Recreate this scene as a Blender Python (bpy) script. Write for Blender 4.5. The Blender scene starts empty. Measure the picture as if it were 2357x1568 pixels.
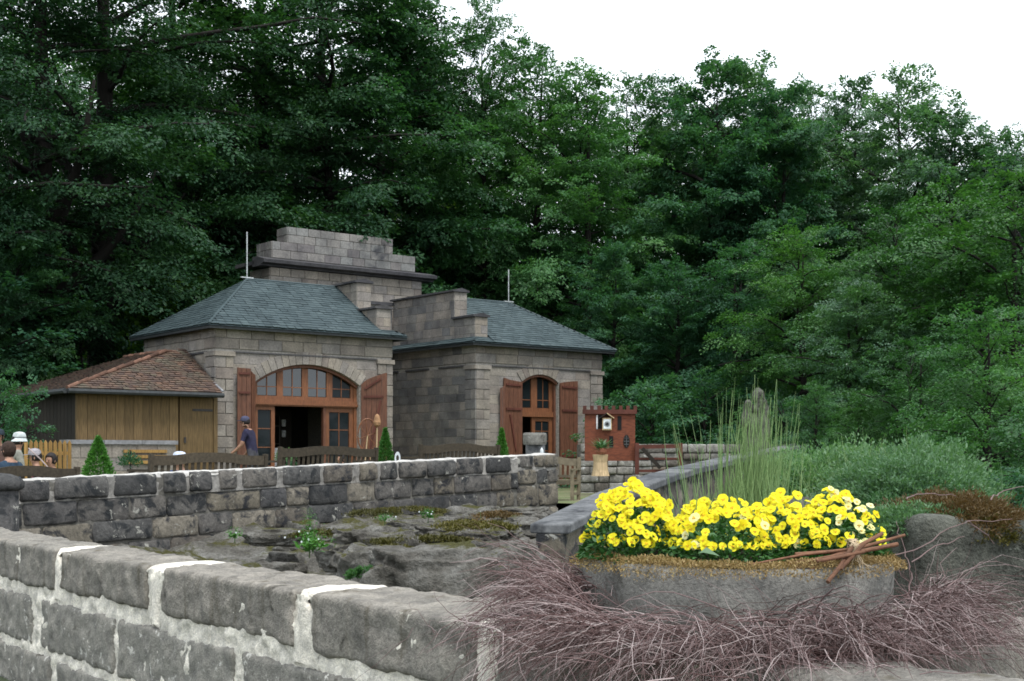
import bpy, bmesh, math, random
import numpy as np
from mathutils import Vector, Matrix, Quaternion
R = math.radians
random.seed(7)
rng = np.random.default_rng(7)
sc = bpy.context.scene

# ------------------------------------------------------------------ camera, sky, sun, exposure
F = 3100.0; CX = 1178.5; HY = 1055.0           # focal length, centre and horizon of the 2357 px wide photograph
cam = bpy.data.cameras.new('camera'); camo = bpy.data.objects.new('camera', cam)
sc.collection.objects.link(camo); sc.camera = camo
camo.location = (0, 0, 0); camo.rotation_euler = (R(90), 0, 0)
cam.sensor_width = 36.0; cam.lens = F / 2357 * 36.0
cam.shift_y = (HY - 784) / 2357
cam.clip_start = 0.05; cam.clip_end = 1500

SUN_EL, SUN_AZ = 62, 150                        # azimuth from north (+Y), clockwise
w = bpy.data.worlds.new('World'); sc.world = w; w.use_nodes = True
nt = w.node_tree; nt.nodes.clear()
wo = nt.nodes.new('ShaderNodeOutputWorld'); bg = nt.nodes.new('ShaderNodeBackground')
sky = nt.nodes.new('ShaderNodeTexSky'); sky.sky_type = 'NISHITA'; sky.sun_disc = False
sky.sun_elevation = R(SUN_EL); sky.sun_rotation = R(SUN_AZ); sky.dust_density = 2.0
tc = nt.nodes.new('ShaderNodeTexCoord'); no = nt.nodes.new('ShaderNodeTexNoise')
no.inputs['Scale'].default_value = 1.6; no.inputs['Detail'].default_value = 5
mp = nt.nodes.new('ShaderNodeMapping'); mp.inputs['Scale'].default_value = (1, 1, 2.6)
ra = nt.nodes.new('ShaderNodeMapRange'); ra.inputs['From Min'].default_value = 0.3; ra.inputs['From Max'].default_value = 0.62
ra.inputs['To Min'].default_value = 0.72; ra.inputs['To Max'].default_value = 1.0
mx = nt.nodes.new('ShaderNodeMix'); mx.data_type = 'RGBA'
mx.inputs[7].default_value = (11.7, 12.6, 13.5, 1)
nt.links.new(tc.outputs['Generated'], mp.inputs['Vector']); nt.links.new(mp.outputs[0], no.inputs['Vector'])
nt.links.new(no.outputs['Fac'], ra.inputs['Value']); nt.links.new(ra.outputs[0], mx.inputs[0])
nt.links.new(sky.outputs[0], mx.inputs[6]); nt.links.new(mx.outputs[2], bg.inputs['Color'])
bg.inputs['Strength'].default_value = 0.1
nt.links.new(bg.outputs[0], wo.inputs['Surface'])

sun = bpy.data.lights.new('sun', 'SUN'); so = bpy.data.objects.new('sun', sun); sc.collection.objects.link(so)
sun.energy = 2.0; sun.angle = R(14); sun.color = (1.0, 0.97, 0.93)
sdir = Vector((math.sin(R(SUN_AZ)) * math.cos(R(SUN_EL)), math.cos(R(SUN_AZ)) * math.cos(R(SUN_EL)), math.sin(R(SUN_EL))))
so.rotation_euler = sdir.to_track_quat('Z', 'Y').to_euler()
sc.view_settings.view_transform = 'Standard'; sc.view_settings.look = 'None'
sc.view_settings.exposure = 0.52; sc.view_settings.gamma = 1.0; sc.view_settings.use_curve_mapping = False
sc.render.engine = 'CYCLES'
sc.cycles.use_denoising = True
sc.cycles.max_bounces = 5; sc.cycles.diffuse_bounces = 3; sc.cycles.glossy_bounces = 2
sc.cycles.transmission_bounces = 3; sc.cycles.transparent_max_bounces = 4
sc.cycles.pixel_filter_type = 'BLACKMAN_HARRIS'; sc.cycles.filter_width = 1.7
sc.cycles.caustics_reflective = False; sc.cycles.caustics_refractive = False

# ------------------------------------------------------------------ helpers
C = sc.collection
def at(px, py, Y):
    return Vector(((px - CX) / F * Y, Y, (HY - py) / F * Y))

def tag(o, label=None, cat=None, group=None, kind=None):
    if label: o['label'] = label
    if cat: o['category'] = cat
    if group: o['group'] = group
    if kind: o['kind'] = kind
    return o

def thing(name, loc, label, cat, group=None, rotz=0.0):
    o = bpy.data.objects.new(name, None); C.objects.link(o)
    o.location = loc; o.rotation_euler = (0, 0, rotz); o.empty_display_size = 0.2
    return tag(o, label, cat, group)

def mesh_np(name, verts, faces, nv=4):
    """fast mesh from numpy arrays; all faces have nv corners"""
    me = bpy.data.meshes.new(name)
    verts = np.asarray(verts, np.float32); faces = np.asarray(faces, np.int32)
    me.vertices.add(len(verts)); me.vertices.foreach_set('co', verts.ravel())
    me.loops.add(faces.size); me.loops.foreach_set('vertex_index', faces.ravel())
    me.polygons.add(len(faces))
    me.polygons.foreach_set('loop_start', np.arange(len(faces), dtype=np.int32) * nv)
    me.polygons.foreach_set('loop_total', np.full(len(faces), nv, np.int32))
    me.update(calc_edges=True); me.validate()
    return me

class MB:
    """collects shapes into one mesh"""
    def __init__(s): s.v = []; s.f = []; s.m = []
    def add(s, vs, fs, mi=0):
        b = len(s.v); s.v += [tuple(v) for v in vs]
        s.f += [tuple(i + b for i in f) for f in fs]; s.m += [mi] * len(fs); return s
    def box(s, a, b, mi=0):
        x0, y0, z0 = a; x1, y1, z1 = b
        s.add([(x0,y0,z0),(x1,y0,z0),(x1,y1,z0),(x0,y1,z0),(x0,y0,z1),(x1,y0,z1),(x1,y1,z1),(x0,y1,z1)],
              [(0,3,2,1),(4,5,6,7),(0,1,5,4),(1,2,6,5),(2,3,7,6),(3,0,4,7)], mi); return s
    def obox(s, o, a, b, c, mi=0):
        """box from corner o with edge vectors a, b, c"""
        o, a, b, c = map(Vector, (o, a, b, c))
        p = [o, o+a, o+a+b, o+b, o+c, o+a+c, o+a+b+c, o+b+c]
        fs = [(0,3,2,1),(4,5,6,7),(0,1,5,4),(1,2,6,5),(2,3,7,6),(3,0,4,7)]
        if a.cross(b).dot(c) < 0: fs = [tuple(reversed(f)) for f in fs]
        s.add(p, fs, mi); return s
    def beam(s, p, q, w_, h_, up=(0,0,1), mi=0):
        p, q = Vector(p), Vector(q); d = q - p; x = d.normalized().cross(Vector(up))
        if x.length < 1e-4: x = Vector((1,0,0))
        x.normalize(); z = x.cross(d.normalized())
        return s.obox(p - x*w_/2 - z*h_/2, d, x*w_, z*h_, mi)
    def tube(s, pts, rs, n=6, mi=0, cap=True):
        pts = [Vector(p) for p in pts]; rings = []
        if not hasattr(rs, '__len__'): rs = [rs]*len(pts)
        ref = Vector((0,0,1)); vs = []
        for i, p in enumerate(pts):
            d = (pts[min(i+1, len(pts)-1)] - pts[max(i-1, 0)]).normalized()
            x = d.cross(ref)
            if x.length < 0.05: x = d.cross(Vector((1,0,0)))
            x.normalize(); y = d.cross(x)
            for k in range(n):
                a = 2*math.pi*k/n; vs.append(p + (x*math.cos(a) + y*math.sin(a))*rs[i])
        fs = []
        for i in range(len(pts)-1):
            for k in range(n):
                k2 = (k+1) % n; fs.append((i*n+k, i*n+k2, (i+1)*n+k2, (i+1)*n+k))
        if cap:
            fs.append(tuple(reversed(range(n)))); fs.append(tuple((len(pts)-1)*n + k for k in range(n)))
        s.add(vs, fs, mi); return s
    def lathe(s, o, prof, n=16, mi=0):
        o = Vector(o); vs = []; fs = []
        for r, z in prof:
            for k in range(n):
                a = 2*math.pi*k/n; vs.append(o + Vector((r*math.cos(a), r*math.sin(a), z)))
        for i in range(len(prof)-1):
            for k in range(n):
                k2 = (k+1) % n; fs.append((i*n+k, i*n+k2, (i+1)*n+k2, (i+1)*n+k))
        fs.append(tuple(reversed(range(n)))); fs.append(tuple((len(prof)-1)*n+k for k in range(n)))
        s.add(vs, fs, mi); return s
    def prism(s, pts, d, mi=0):
        """polygon pts (3D, ordered) extruded by vector d"""
        n = len(pts); d = Vector(d); pts = [Vector(p) for p in pts]
        nn = Vector((0,0,0))
        for i in range(n): nn += pts[i].cross(pts[(i+1) % n])
        if nn.dot(d) > 0: pts = pts[::-1]
        vs = pts + [p + d for p in pts]
        fs = [tuple(range(n)), tuple(reversed(range(n, 2*n)))]
        for i in range(n):
            j = (i+1) % n; fs.append((j, i, n+i, n+j))
        s.add(vs, fs, mi); return s
    def build(s, name, mats, parent=None, smooth=False, label=None):
        me = bpy.data.meshes.new(name); me.from_pydata(s.v, [], s.f)
        for m in (mats if isinstance(mats, (list, tuple)) else [mats]): me.materials.append(m)
        if any(s.m): me.polygons.foreach_set('material_index', s.m)
        if smooth: me.polygons.foreach_set('use_smooth', [True]*len(me.polygons))
        me.update()
        return link(name, me, parent, label)

def link(name, me, parent=None, label=None, world=True):
    """link a mesh whose coordinates are in world space (parents carry location/rotation)"""
    o = bpy.data.objects.new(name, me); C.objects.link(o)
    if parent is not None:
        o.parent = parent
        if world: o.matrix_parent_inverse = world_mat(parent).inverted()
    if label: o['label'] = label
    return o

def world_mat(o):
    m = o.matrix_parent_inverse @ Matrix.LocRotScale(o.location, o.rotation_euler.to_quaternion(), o.scale)
    return (world_mat(o.parent) @ m) if o.parent else m

def setmat(me, m): me.materials.clear(); me.materials.append(m)

# ------------------------------------------------------------------ materials
def newmat(name):
    m = bpy.data.materials.new(name); m.use_nodes = True
    nt = m.node_tree; b = nt.nodes['Principled BSDF']; return m, nt, b
def N(nt, t, **kw):
    n = nt.nodes.new(t)
    for k, v in kw.items():
        if k in n.inputs: n.inputs[k].default_value = v
        else: setattr(n, k, v)
    return n
def noise(nt, scale, detail=4, rough=0.55, vec=None, dist=0.0):
    n = N(nt, 'ShaderNodeTexNoise', Scale=scale, Detail=detail, Roughness=rough, Distortion=dist)
    if vec is not None: nt.links.new(vec, n.inputs['Vector'])
    return n.outputs['Fac']
def pos(nt, scale=(1,1,1)):
    g = nt.nodes.new('ShaderNodeNewGeometry')
    if scale == (1,1,1): return g.outputs['Position']
    m = nt.nodes.new('ShaderNodeMapping'); m.inputs['Scale'].default_value = scale
    nt.links.new(g.outputs['Position'], m.inputs['Vector']); return m.outputs[0]
def ramp(nt, fac, stops):
    r = nt.nodes.new('ShaderNodeValToRGB'); e = r.color_ramp.elements
    while len(e) < len(stops): e.new(0.5)
    for i, (p, c) in enumerate(stops):
        e[i].position = p; e[i].color = (*c, 1) if len(c) == 3 else c
    nt.links.new(fac, r.inputs[0]); return r.outputs[0]
def mixc(nt, fac, a, b, mode='MIX'):
    m = nt.nodes.new('ShaderNodeMix'); m.data_type = 'RGBA'; m.blend_type = mode
    for i, v in ((0, fac), (6, a), (7, b)):
        if isinstance(v, (int, float)): m.inputs[i].default_value = v
        elif isinstance(v, tuple): m.inputs[i].default_value = (*v, 1) if len(v) == 3 else v
        else: nt.links.new(v, m.inputs[i])
    return m.outputs[2]
def rnd(nt): return nt.nodes.new('ShaderNodeObjectInfo').outputs['Random']
def isl(nt): return nt.nodes.new('ShaderNodeNewGeometry').outputs['Random Per Island']
def bump(nt, b, h, strength=0.4, dist=0.01):
    n = nt.nodes.new('ShaderNodeBump'); n.inputs['Strength'].default_value = strength; n.inputs['Distance'].default_value = dist
    nt.links.new(h, n.inputs['Height']); nt.links.new(n.outputs[0], b.inputs['Normal'])
def add(nt, a, b, op='ADD'):
    m = nt.nodes.new('ShaderNodeMath'); m.operation = op
    for i, v in enumerate((a, b)):
        if isinstance(v, (int, float)): m.inputs[i].default_value = v
        else: nt.links.new(v, m.inputs[i])
    return m.outputs[0]

def stone_mat(name, tones, fine=30, blotch=3.0, dark=None, lichen=None, bstr=0.5, bdist=0.01, rough=0.92, streak=None):
    """per-object tone from ObjectInfo random, mottled by noise, optional dark crust and lichen patches"""
    m, nt, b = newmat(name); p = pos(nt)
    r = rnd(nt)
    col = ramp(nt, r, [(i/(len(tones)-1), t) for i, t in enumerate(tones)])
    n1 = noise(nt, blotch, 5, 0.6, p); n2 = noise(nt, fine, 4, 0.7, p)
    col = mixc(nt, 1.0, col, ramp(nt, n1, [(0.3, (0.62,0.62,0.62)), (0.7, (1.3,1.28,1.24))]), 'MULTIPLY')
    col = mixc(nt, 1.0, col, ramp(nt, n2, [(0.3, (0.68,0.68,0.68)), (0.7, (1.25,1.25,1.25))]), 'MULTIPLY')
    if dark:
        nd = noise(nt, dark[1], 6, 0.65, p, 0.6)
        f = ramp(nt, nd, [(dark[2], (0,0,0)), (dark[2] + 0.12, (1,1,1))])
        col = mixc(nt, f, col, dark[0])
    if lichen:
        nl = noise(nt, lichen[1], 5, 0.7, p, 0.4)
        f = ramp(nt, nl, [(lichen[2], (0,0,0)), (lichen[2] + 0.05, (1,1,1))])
        col = mixc(nt, f, col, lichen[0])
    if streak:
        ns = noise(nt, 1.0, 4, 0.6, pos(nt, (9, 9, 0.9)))
        f = ramp(nt, ns, [(0.56, (0,0,0)), (0.72, (0.8,0.8,0.8))])
        col = mixc(nt, f, col, streak)
    nt.links.new(col, b.inputs['Base Color']); b.inputs['Roughness'].default_value = rough
    b.inputs['Specular IOR Level'].default_value = 0.25
    bump(nt, b, add(nt, add(nt, n1, 0.6, 'MULTIPLY'), n2), bstr, bdist)
    return m

def plain(name, c, rough=0.7, var=0.0, nscale=12, spec=0.3, bstr=0.0, metal=0.0, grain=None):
    m, nt, b = newmat(name); b.inputs['Roughness'].default_value = rough
    b.inputs['Specular IOR Level'].default_value = spec; b.inputs['Metallic'].default_value = metal
    p = pos(nt, grain) if grain else pos(nt)
    n1 = noise(nt, nscale, 4, 0.6, p)
    k = 0.35
    col = mixc(nt, 1.0, c, ramp(nt, n1, [(0.3, (1-k,)*3), (0.7, (1+k,)*3)]), 'MULTIPLY')
    if var:
        col = mixc(nt, 1.0, col, ramp(nt, rnd(nt), [(0, (1-var,)*3), (1, (1+var,)*3)]), 'MULTIPLY')
    nt.links.new(col, b.inputs['Base Color'])
    if bstr: bump(nt, b, n1, bstr, 0.004)
    return m

def leaf_mat(name, tones, rough=0.5, trans=0.3, spec=0.35, tmul=(1.3,1.6,0.6)):
    m, nt, b = newmat(name)
    i = isl(nt)
    big = noise(nt, 0.35, 3, 0.5, pos(nt))
    f = add(nt, add(nt, i, 0.36, 'MULTIPLY'), add(nt, big, 0.72, 'MULTIPLY'))
    col = ramp(nt, f, [(0.15 + 0.75*k/(len(tones)-1), t) for k, t in enumerate(tones)])
    r = rnd(nt)
    col = mixc(nt, 1.0, col, ramp(nt, r, [(0, (0.8,0.82,0.85)), (1, (1.2,1.15,1.0))]), 'MULTIPLY')
    nt.links.new(col, b.inputs['Base Color']); b.inputs['Roughness'].default_value = rough
    b.inputs['Specular IOR Level'].default_value = spec
    tr = nt.nodes.new('ShaderNodeBsdfTranslucent'); nt.links.new(mixc(nt, 1.0, col, tmul, 'MULTIPLY'), tr.inputs['Color'])
    ms = nt.nodes.new('ShaderNodeMixShader'); ms.inputs[0].default_value = trans
    nt.links.new(b.outputs[0], ms.inputs[1]); nt.links.new(tr.outputs[0], ms.inputs[2])
    nt.links.new(ms.outputs[0], nt.nodes['Material Output'].inputs['Surface'])
    return m

M = {}
M['ashlar'] = stone_mat('sandstone ashlar', [(0.195,0.168,0.150),(0.232,0.212,0.188),(0.251,0.221,0.186),(0.207,0.192,0.183),(0.276,0.251,0.222)], fine=26, blotch=2.2, dark=((0.088,0.080,0.081), 0.9, 0.68), bstr=0.35, bdist=0.008)
M['ashlar_side'] = stone_mat('weathered shaded ashlar', [(0.106,0.105,0.109),(0.197,0.186,0.180),(0.257,0.229,0.203),(0.151,0.150,0.153),(0.234,0.221,0.203)], fine=26, blotch=2.2, dark=((0.083,0.084,0.086), 0.8, 0.62), bstr=0.35, bdist=0.008)  # besides weathering, darker tones paint the shade of the side faces
M['ashlar_attic'] = stone_mat('attic ashlar', [(0.140,0.130,0.135),(0.210,0.200,0.191),(0.190,0.193,0.191)], fine=20, blotch=1.8, dark=((0.064,0.064,0.070), 1.4, 0.56), bstr=0.35)
M['joint'] = plain('lime joint', (0.29,0.27,0.24), 0.95, nscale=20)
M['cornice'] = stone_mat('dark cornice stone', [(0.055,0.055,0.062),(0.085,0.082,0.085)], fine=20, blotch=3, bstr=0.4)
M['slate'] = None
def slate():
    m, nt, b = newmat('blue grey slate'); i = isl(nt)
    col = ramp(nt, i, [(0, (0.034,0.052,0.058)), (0.5, (0.045,0.067,0.074)), (1, (0.058,0.082,0.088))])
    n = noise(nt, 1.2, 5, 0.6, pos(nt))
    col = mixc(nt, 1.0, col, ramp(nt, n, [(0.3, (0.78,0.8,0.8)), (0.7, (1.2,1.18,1.15))]), 'MULTIPLY')
    nt.links.new(col, b.inputs['Base Color']); b.inputs['Roughness'].default_value = 0.62
    b.inputs['Specular IOR Level'].default_value = 0.35
    bump(nt, b, noise(nt, 40, 3, 0.6, pos(nt)), 0.2, 0.004); return m
M['slate'] = slate()
def rooftile():
    m, nt, b = newmat('old clay tile'); i = isl(nt)
    col = ramp(nt, i, [(0, (0.06,0.038,0.031)), (0.45, (0.095,0.06,0.045)), (0.8, (0.135,0.078,0.052)), (1, (0.10,0.085,0.06))])
    n = noise(nt, 1.7, 5, 0.65, pos(nt))
    col = mixc(nt, ramp(nt, n, [(0.48, (0,0,0)), (0.66, (0.8,0.8,0.8))]), col, (0.075,0.068,0.048))
    nt.links.new(col, b.inputs['Base Color']); b.inputs['Roughness'].default_value = 0.9; return m
M['tile'] = rooftile()
M['ridge_tile'] = plain('orange ridge tile', (0.12,0.064,0.044), 0.9, var=0.5, nscale=9)
M['lead'] = plain('lead flashing', (0.2,0.2,0.21), 0.6, nscale=8)
M['gutter'] = plain('dark gutter', (0.03,0.034,0.036), 0.6)
M['redwood'] = plain('red brown painted wood', (0.112,0.046,0.026), 0.6, var=0.08, nscale=6, grain=(6,6,1), spec=0.35)
M['redwood_light'] = plain('varnished frame wood', (0.165,0.064,0.027), 0.55, var=0.08, nscale=6, grain=(6,6,1), spec=0.4)
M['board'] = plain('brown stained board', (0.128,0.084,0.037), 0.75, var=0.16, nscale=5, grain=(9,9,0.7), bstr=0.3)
M['board_dark'] = plain('dark board', (0.022,0.018,0.014), 0.85, var=0.25, nscale=5, grain=(9,9,0.7))
M['iron'] = plain('dark iron', (0.04,0.036,0.034), 0.6)
M['zinc'] = plain('galvanised rod', (0.42,0.44,0.44), 0.45, metal=0.4)
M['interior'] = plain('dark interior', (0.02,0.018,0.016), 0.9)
M['paper'] = plain('pale paper', (0.6,0.6,0.62), 0.8, nscale=14)
M['white'] = plain('white paint', (0.62,0.66,0.68), 0.6, nscale=5)
M['bench'] = plain('weathered bench timber', (0.05,0.04,0.027), 0.85, var=0.18, nscale=7, grain=(3,3,3), bstr=0.3)
M['bench_pale'] = plain('pale bench timber', (0.15,0.125,0.085), 0.85, var=0.2, nscale=7, bstr=0.3)
M['picket'] = plain('yellow stained picket', (0.26,0.155,0.05), 0.75, var=0.15, nscale=5, grain=(8,8,1))
M['castle'] = plain('red stained plywood', (0.14,0.04,0.019), 0.65, nscale=4, grain=(2,2,6))
M['castle_trim'] = plain('dark red trim', (0.085,0.026,0.017), 0.65, nscale=4)
M['black'] = plain('black void', (0.006,0.006,0.007), 0.8)
M['wood_pale'] = plain('fresh cut wood', (0.46,0.34,0.2), 0.8, nscale=5, grain=(10,10,0.8))
M['terracotta'] = plain('terracotta', (0.26,0.1,0.06), 0.85)
M['bark'] = plain('dark bark', (0.015,0.013,0.011), 0.95, nscale=7, grain=(2,2,0.5), bstr=0.6)
M['stem'] = plain('green stem', (0.06,0.10,0.03), 0.7)
def glass():
    m, nt, b = newmat('window glass')
    b.inputs['Base Color'].default_value = (0.012,0.016,0.018,1); b.inputs['Roughness'].default_value = 0.04
    b.inputs['IOR'].default_value = 1.7; b.inputs['Specular IOR Level'].default_value = 0.5; return m
M['glass'] = glass()
M['glass_dark'] = M['glass'].copy(); M['glass_dark'].node_tree.nodes['Principled BSDF'].inputs['IOR'].default_value = 1.35; M['glass_dark'].node_tree.nodes['Principled BSDF'].inputs['Specular IOR Level'].default_value = 0.2
# leaves
M['leaf_beech'] = leaf_mat('beech leaf', [(0.023,0.070,0.033),(0.038,0.113,0.048),(0.064,0.161,0.063),(0.104,0.214,0.077)], trans=0.34)
M['leaf_deep'] = leaf_mat('deep green leaf', [(0.022,0.069,0.039),(0.034,0.103,0.058),(0.059,0.150,0.077),(0.087,0.189,0.093)], trans=0.34, rough=0.5, spec=0.22)
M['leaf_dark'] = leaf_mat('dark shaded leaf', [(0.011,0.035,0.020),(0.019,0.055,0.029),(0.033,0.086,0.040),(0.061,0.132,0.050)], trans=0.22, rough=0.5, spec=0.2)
M['leaf_grey'] = leaf_mat('grey green oak leaf', [(0.038,0.095,0.057),(0.059,0.136,0.082),(0.091,0.185,0.111),(0.130,0.231,0.143)], trans=0.34, rough=0.4, spec=0.5)
M['leaf_hornbeam'] = leaf_mat('yellow green hornbeam leaf', [(0.020,0.065,0.029),(0.036,0.110,0.036),(0.059,0.151,0.047),(0.087,0.188,0.060)], trans=0.3)
M['leaf_backlit'] = leaf_mat('backlit understorey leaf', [(0.03,0.085,0.015),(0.06,0.14,0.02),(0.10,0.2,0.03),(0.14,0.24,0.04)], trans=0.4)  # lighter green paints the backlight on the understorey into the leaves
M['leaf_box'] = leaf_mat('box hedge leaf', [(0.03,0.10,0.022),(0.055,0.17,0.03),(0.09,0.24,0.045)], trans=0.2)
M['leaf_pansy'] = leaf_mat('pansy leaf', [(0.02,0.075,0.022),(0.038,0.115,0.03),(0.06,0.16,0.045)], trans=0.15)
M['leaf_feather'] = leaf_mat('feathery sage leaf', [(0.055,0.126,0.066),(0.094,0.189,0.096),(0.143,0.252,0.132),(0.198,0.315,0.168)], trans=0.3)
M['leaf_rust'] = leaf_mat('dry rusty heather', [(0.05,0.045,0.015),(0.10,0.065,0.02),(0.14,0.085,0.03),(0.07,0.10,0.03)], trans=0.2, tmul=(1.4,1.1,0.6))
M['leaf_moss'] = leaf_mat('moss tuft', [(0.031,0.031,0.005),(0.056,0.053,0.007),(0.087,0.077,0.012),(0.050,0.062,0.012)], trans=0.1)
M['leaf_coir'] = leaf_mat('dry moss edging', [(0.12,0.075,0.03),(0.20,0.14,0.06),(0.28,0.21,0.10),(0.16,0.15,0.05)], trans=0.15, tmul=(1.2,1.0,0.6))
M['broom'] = leaf_mat('broom stem', [(0.103,0.184,0.075),(0.149,0.253,0.103),(0.218,0.333,0.149),(0.310,0.414,0.230)], trans=0.1)

# ------------------------------------------------------------------ leaves, sprays, crowns
def unit(a): return a / np.maximum(np.linalg.norm(a, axis=-1, keepdims=True), 1e-9)

def leaf_mesh(P, A, Nn, L, W):
    """rhombic leaves: centre base P, axis A, normal Nn, length L, width W (arrays)"""
    S = unit(np.cross(A, Nn)); Nn = np.cross(S, A)
    L = L[:, None]; W = W[:, None]
    v0 = P; v2 = P + A*L - Nn*L*0.12; mid = P + A*L*0.45
    v1 = mid + S*W*0.5 + Nn*W*0.12; v3 = mid - S*W*0.5 + Nn*W*0.12
    V = np.stack([v0, v1, v2, v3], 1).reshape(-1, 3)
    n = len(P); Fc = np.arange(n*4).reshape(n, 4)
    return V, Fc

def sprays(r, O, D, L, nleaf, lsize, droop=0.35, wide=0.42, tilt=0.35, flat=0.05):
    """flat drooping fans of leaves: origins O, directions D (n,3), lengths L (n)"""
    n = len(O); up = np.tile(np.array([0,0,1.0]), (n,1)) + r.normal(0, tilt, (n,3))
    S = unit(np.cross(D, up)); U = np.cross(S, D)
    s = r.uniform(0.05, 1, (n, nleaf))
    env = np.sqrt(np.clip(1.05 - s, 0, 1)) * np.minimum(1, s*3 + 0.3)
    k = r.uniform(-1, 1, (n, nleaf)); wv = k * env * wide
    Ls = L[:, None]
    P = (O[:,None,:] + D[:,None,:]*(s*Ls)[...,None] + S[:,None,:]*(wv*Ls)[...,None]
         + U[:,None,:]*(r.normal(0, flat, (n,nleaf)))[...,None])
    P[...,2] -= droop * (s**2) * Ls * 0.6 + droop*0.5*np.abs(wv)*Ls
    A = unit(D[:,None,:]*0.75 + S[:,None,:]*(np.sign(k)*0.65)[...,None] + r.normal(0, 0.25, (n,nleaf,3)) + np.array([0,0,-0.2]))
    Nn = unit(U[:,None,:] + r.normal(0, 0.27, (n,nleaf,3)))
    P = P.reshape(-1,3); A = A.reshape(-1,3); Nn = Nn.reshape(-1,3)
    ll = lsize * r.uniform(0.7, 1.3, len(P))
    return leaf_mesh(P, A, Nn, ll, ll*0.62)

def crown(seed, H, hb, Rm, nb, dens, lsize, spl=1.1, nleaf=34, peak=0.35, up_top=60, up_low=-5, gap=0.0, rough=0.3, droop=0.35, wide=0.42):
    """returns (branches, leaf verts, leaf faces). H height, hb crown base, Rm max radius, nb branches"""
    r = np.random.default_rng(seed); br = []; Os = []; Ds = []; Ls = []
    az = r.uniform(0, 6.28)
    lean = r.normal(0, 0.02, 2)
    for i in range(nb):
        t = (i + r.uniform(0, 1)) / nb; h = hb + (H - hb) * t * 0.97
        az += 2.4 + r.normal(0, 0.35)
        if r.uniform() < gap: continue
        prof = min(1.0, (t + 0.12) / peak) ** 0.6 if t < peak else max(0.0, 1 - ((t - peak)/(1.02 - peak))**1.7) ** 0.75
        Rl = Rm * max(prof, 0.10) * (1 + r.normal(0, rough) * 0.6)
        Rl = max(Rl, 0.6)
        e = R(up_low + (up_top - up_low) * t**1.3 + r.normal(0, 7))
        d = np.array([math.cos(az)*math.cos(e), math.sin(az)*math.cos(e), math.sin(e)])
        base = np.array([lean[0]*h, lean[1]*h, h - Rl*0.15])
        n = 6; pts = [base]
        for k in range(1, n):
            q = k/(n-1)
            dd = unit(d + np.array([0,0,-0.5*q]) + r.normal(0, 0.08, 3))
            pts.append(pts[-1] + dd * Rl/(n-1))
        pts = np.array(pts); br.append((pts, 0.018 + 0.013*Rl))
        m = max(2, int(Rl*dens))
        for k in range(m):
            q = 0.22 + 0.78*(k + r.uniform(0,1))/m; x = q*(n-1); a = min(int(x), n-2); fr = x - a
            p = pts[a]*(1-fr) + pts[a+1]*fr; bd = unit(pts[a+1]-pts[a])
            side = (1 if k % 2 else -1) * R(r.uniform(15, 75))
            if k >= m-2: side *= 0.3
            c, s_ = math.cos(side), math.sin(side)
            dd = unit(np.array([bd[0]*c - bd[1]*s_, bd[0]*s_ + bd[1]*c, bd[2]*0.6 + r.normal(0, 0.12)]))
            Os.append(p + r.normal(0, 0.12, 3)); Ds.append(dd); Ls.append(spl * r.uniform(0.6, 1.25) * (0.75 + 0.25*min(1, Rl/2)))
    V, Fc = sprays(r, np.array(Os), np.array(Ds), np.array(Ls), nleaf, lsize, droop, wide)
    return br, V, Fc

def tree_meshes(name, seed, H, r0, fork=False, **kw):
    br, V, Fc = crown(seed, H, **kw)
    me = mesh_np(name + ' crown', V, Fc)
    r = random.Random(seed); mb = MB()
    n = 9; pts = []; x = y = 0
    for i in range(n):
        pts.append((x, y, H*0.93*i/(n-1) - (0.5 if i == 0 else 0))); x += r.gauss(0, 0.12); y += r.gauss(0, 0.12)
    pts = [(p[0]*0.5, p[1]*0.5, p[2]) for p in pts]
    mb.tube(pts, [r0*(1.25 if i == 0 else (1 - i/(n-1))**0.8 + 0.06) for i in range(n)], 8)
    for p, rad in br[::2]: mb.tube([tuple(q) for q in p], [rad*(1 - 0.8*k/5) for k in range(6)], 4, cap=False)
    if fork:
        for k in range(6):
            a = r.uniform(0, 6.28); z0 = H*r.uniform(0.22, 0.42); Ln = r.uniform(5, 8)
            pp = [Vector((0,0,z0))]; d = Vector((math.cos(a)*0.75, math.sin(a)*0.75, 0.75)).normalized()
            for j in range(7):
                d = (d + Vector((r.gauss(0,0.12), r.gauss(0,0.12), 0.06))).normalized(); pp.append(pp[-1] + d*Ln/7)
            mb.tube(pp, [r0*0.55*(1 - 0.8*j/7) for j in range(8)], 6)
    tm = bpy.data.meshes.new(name + ' trunk'); tm.from_pydata(mb.v, [], mb.f); tm.materials.append(M['bark'])
    tm.polygons.foreach_set('use_smooth', [True]*len(tm.polygons))
    return tm, me, H

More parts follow.
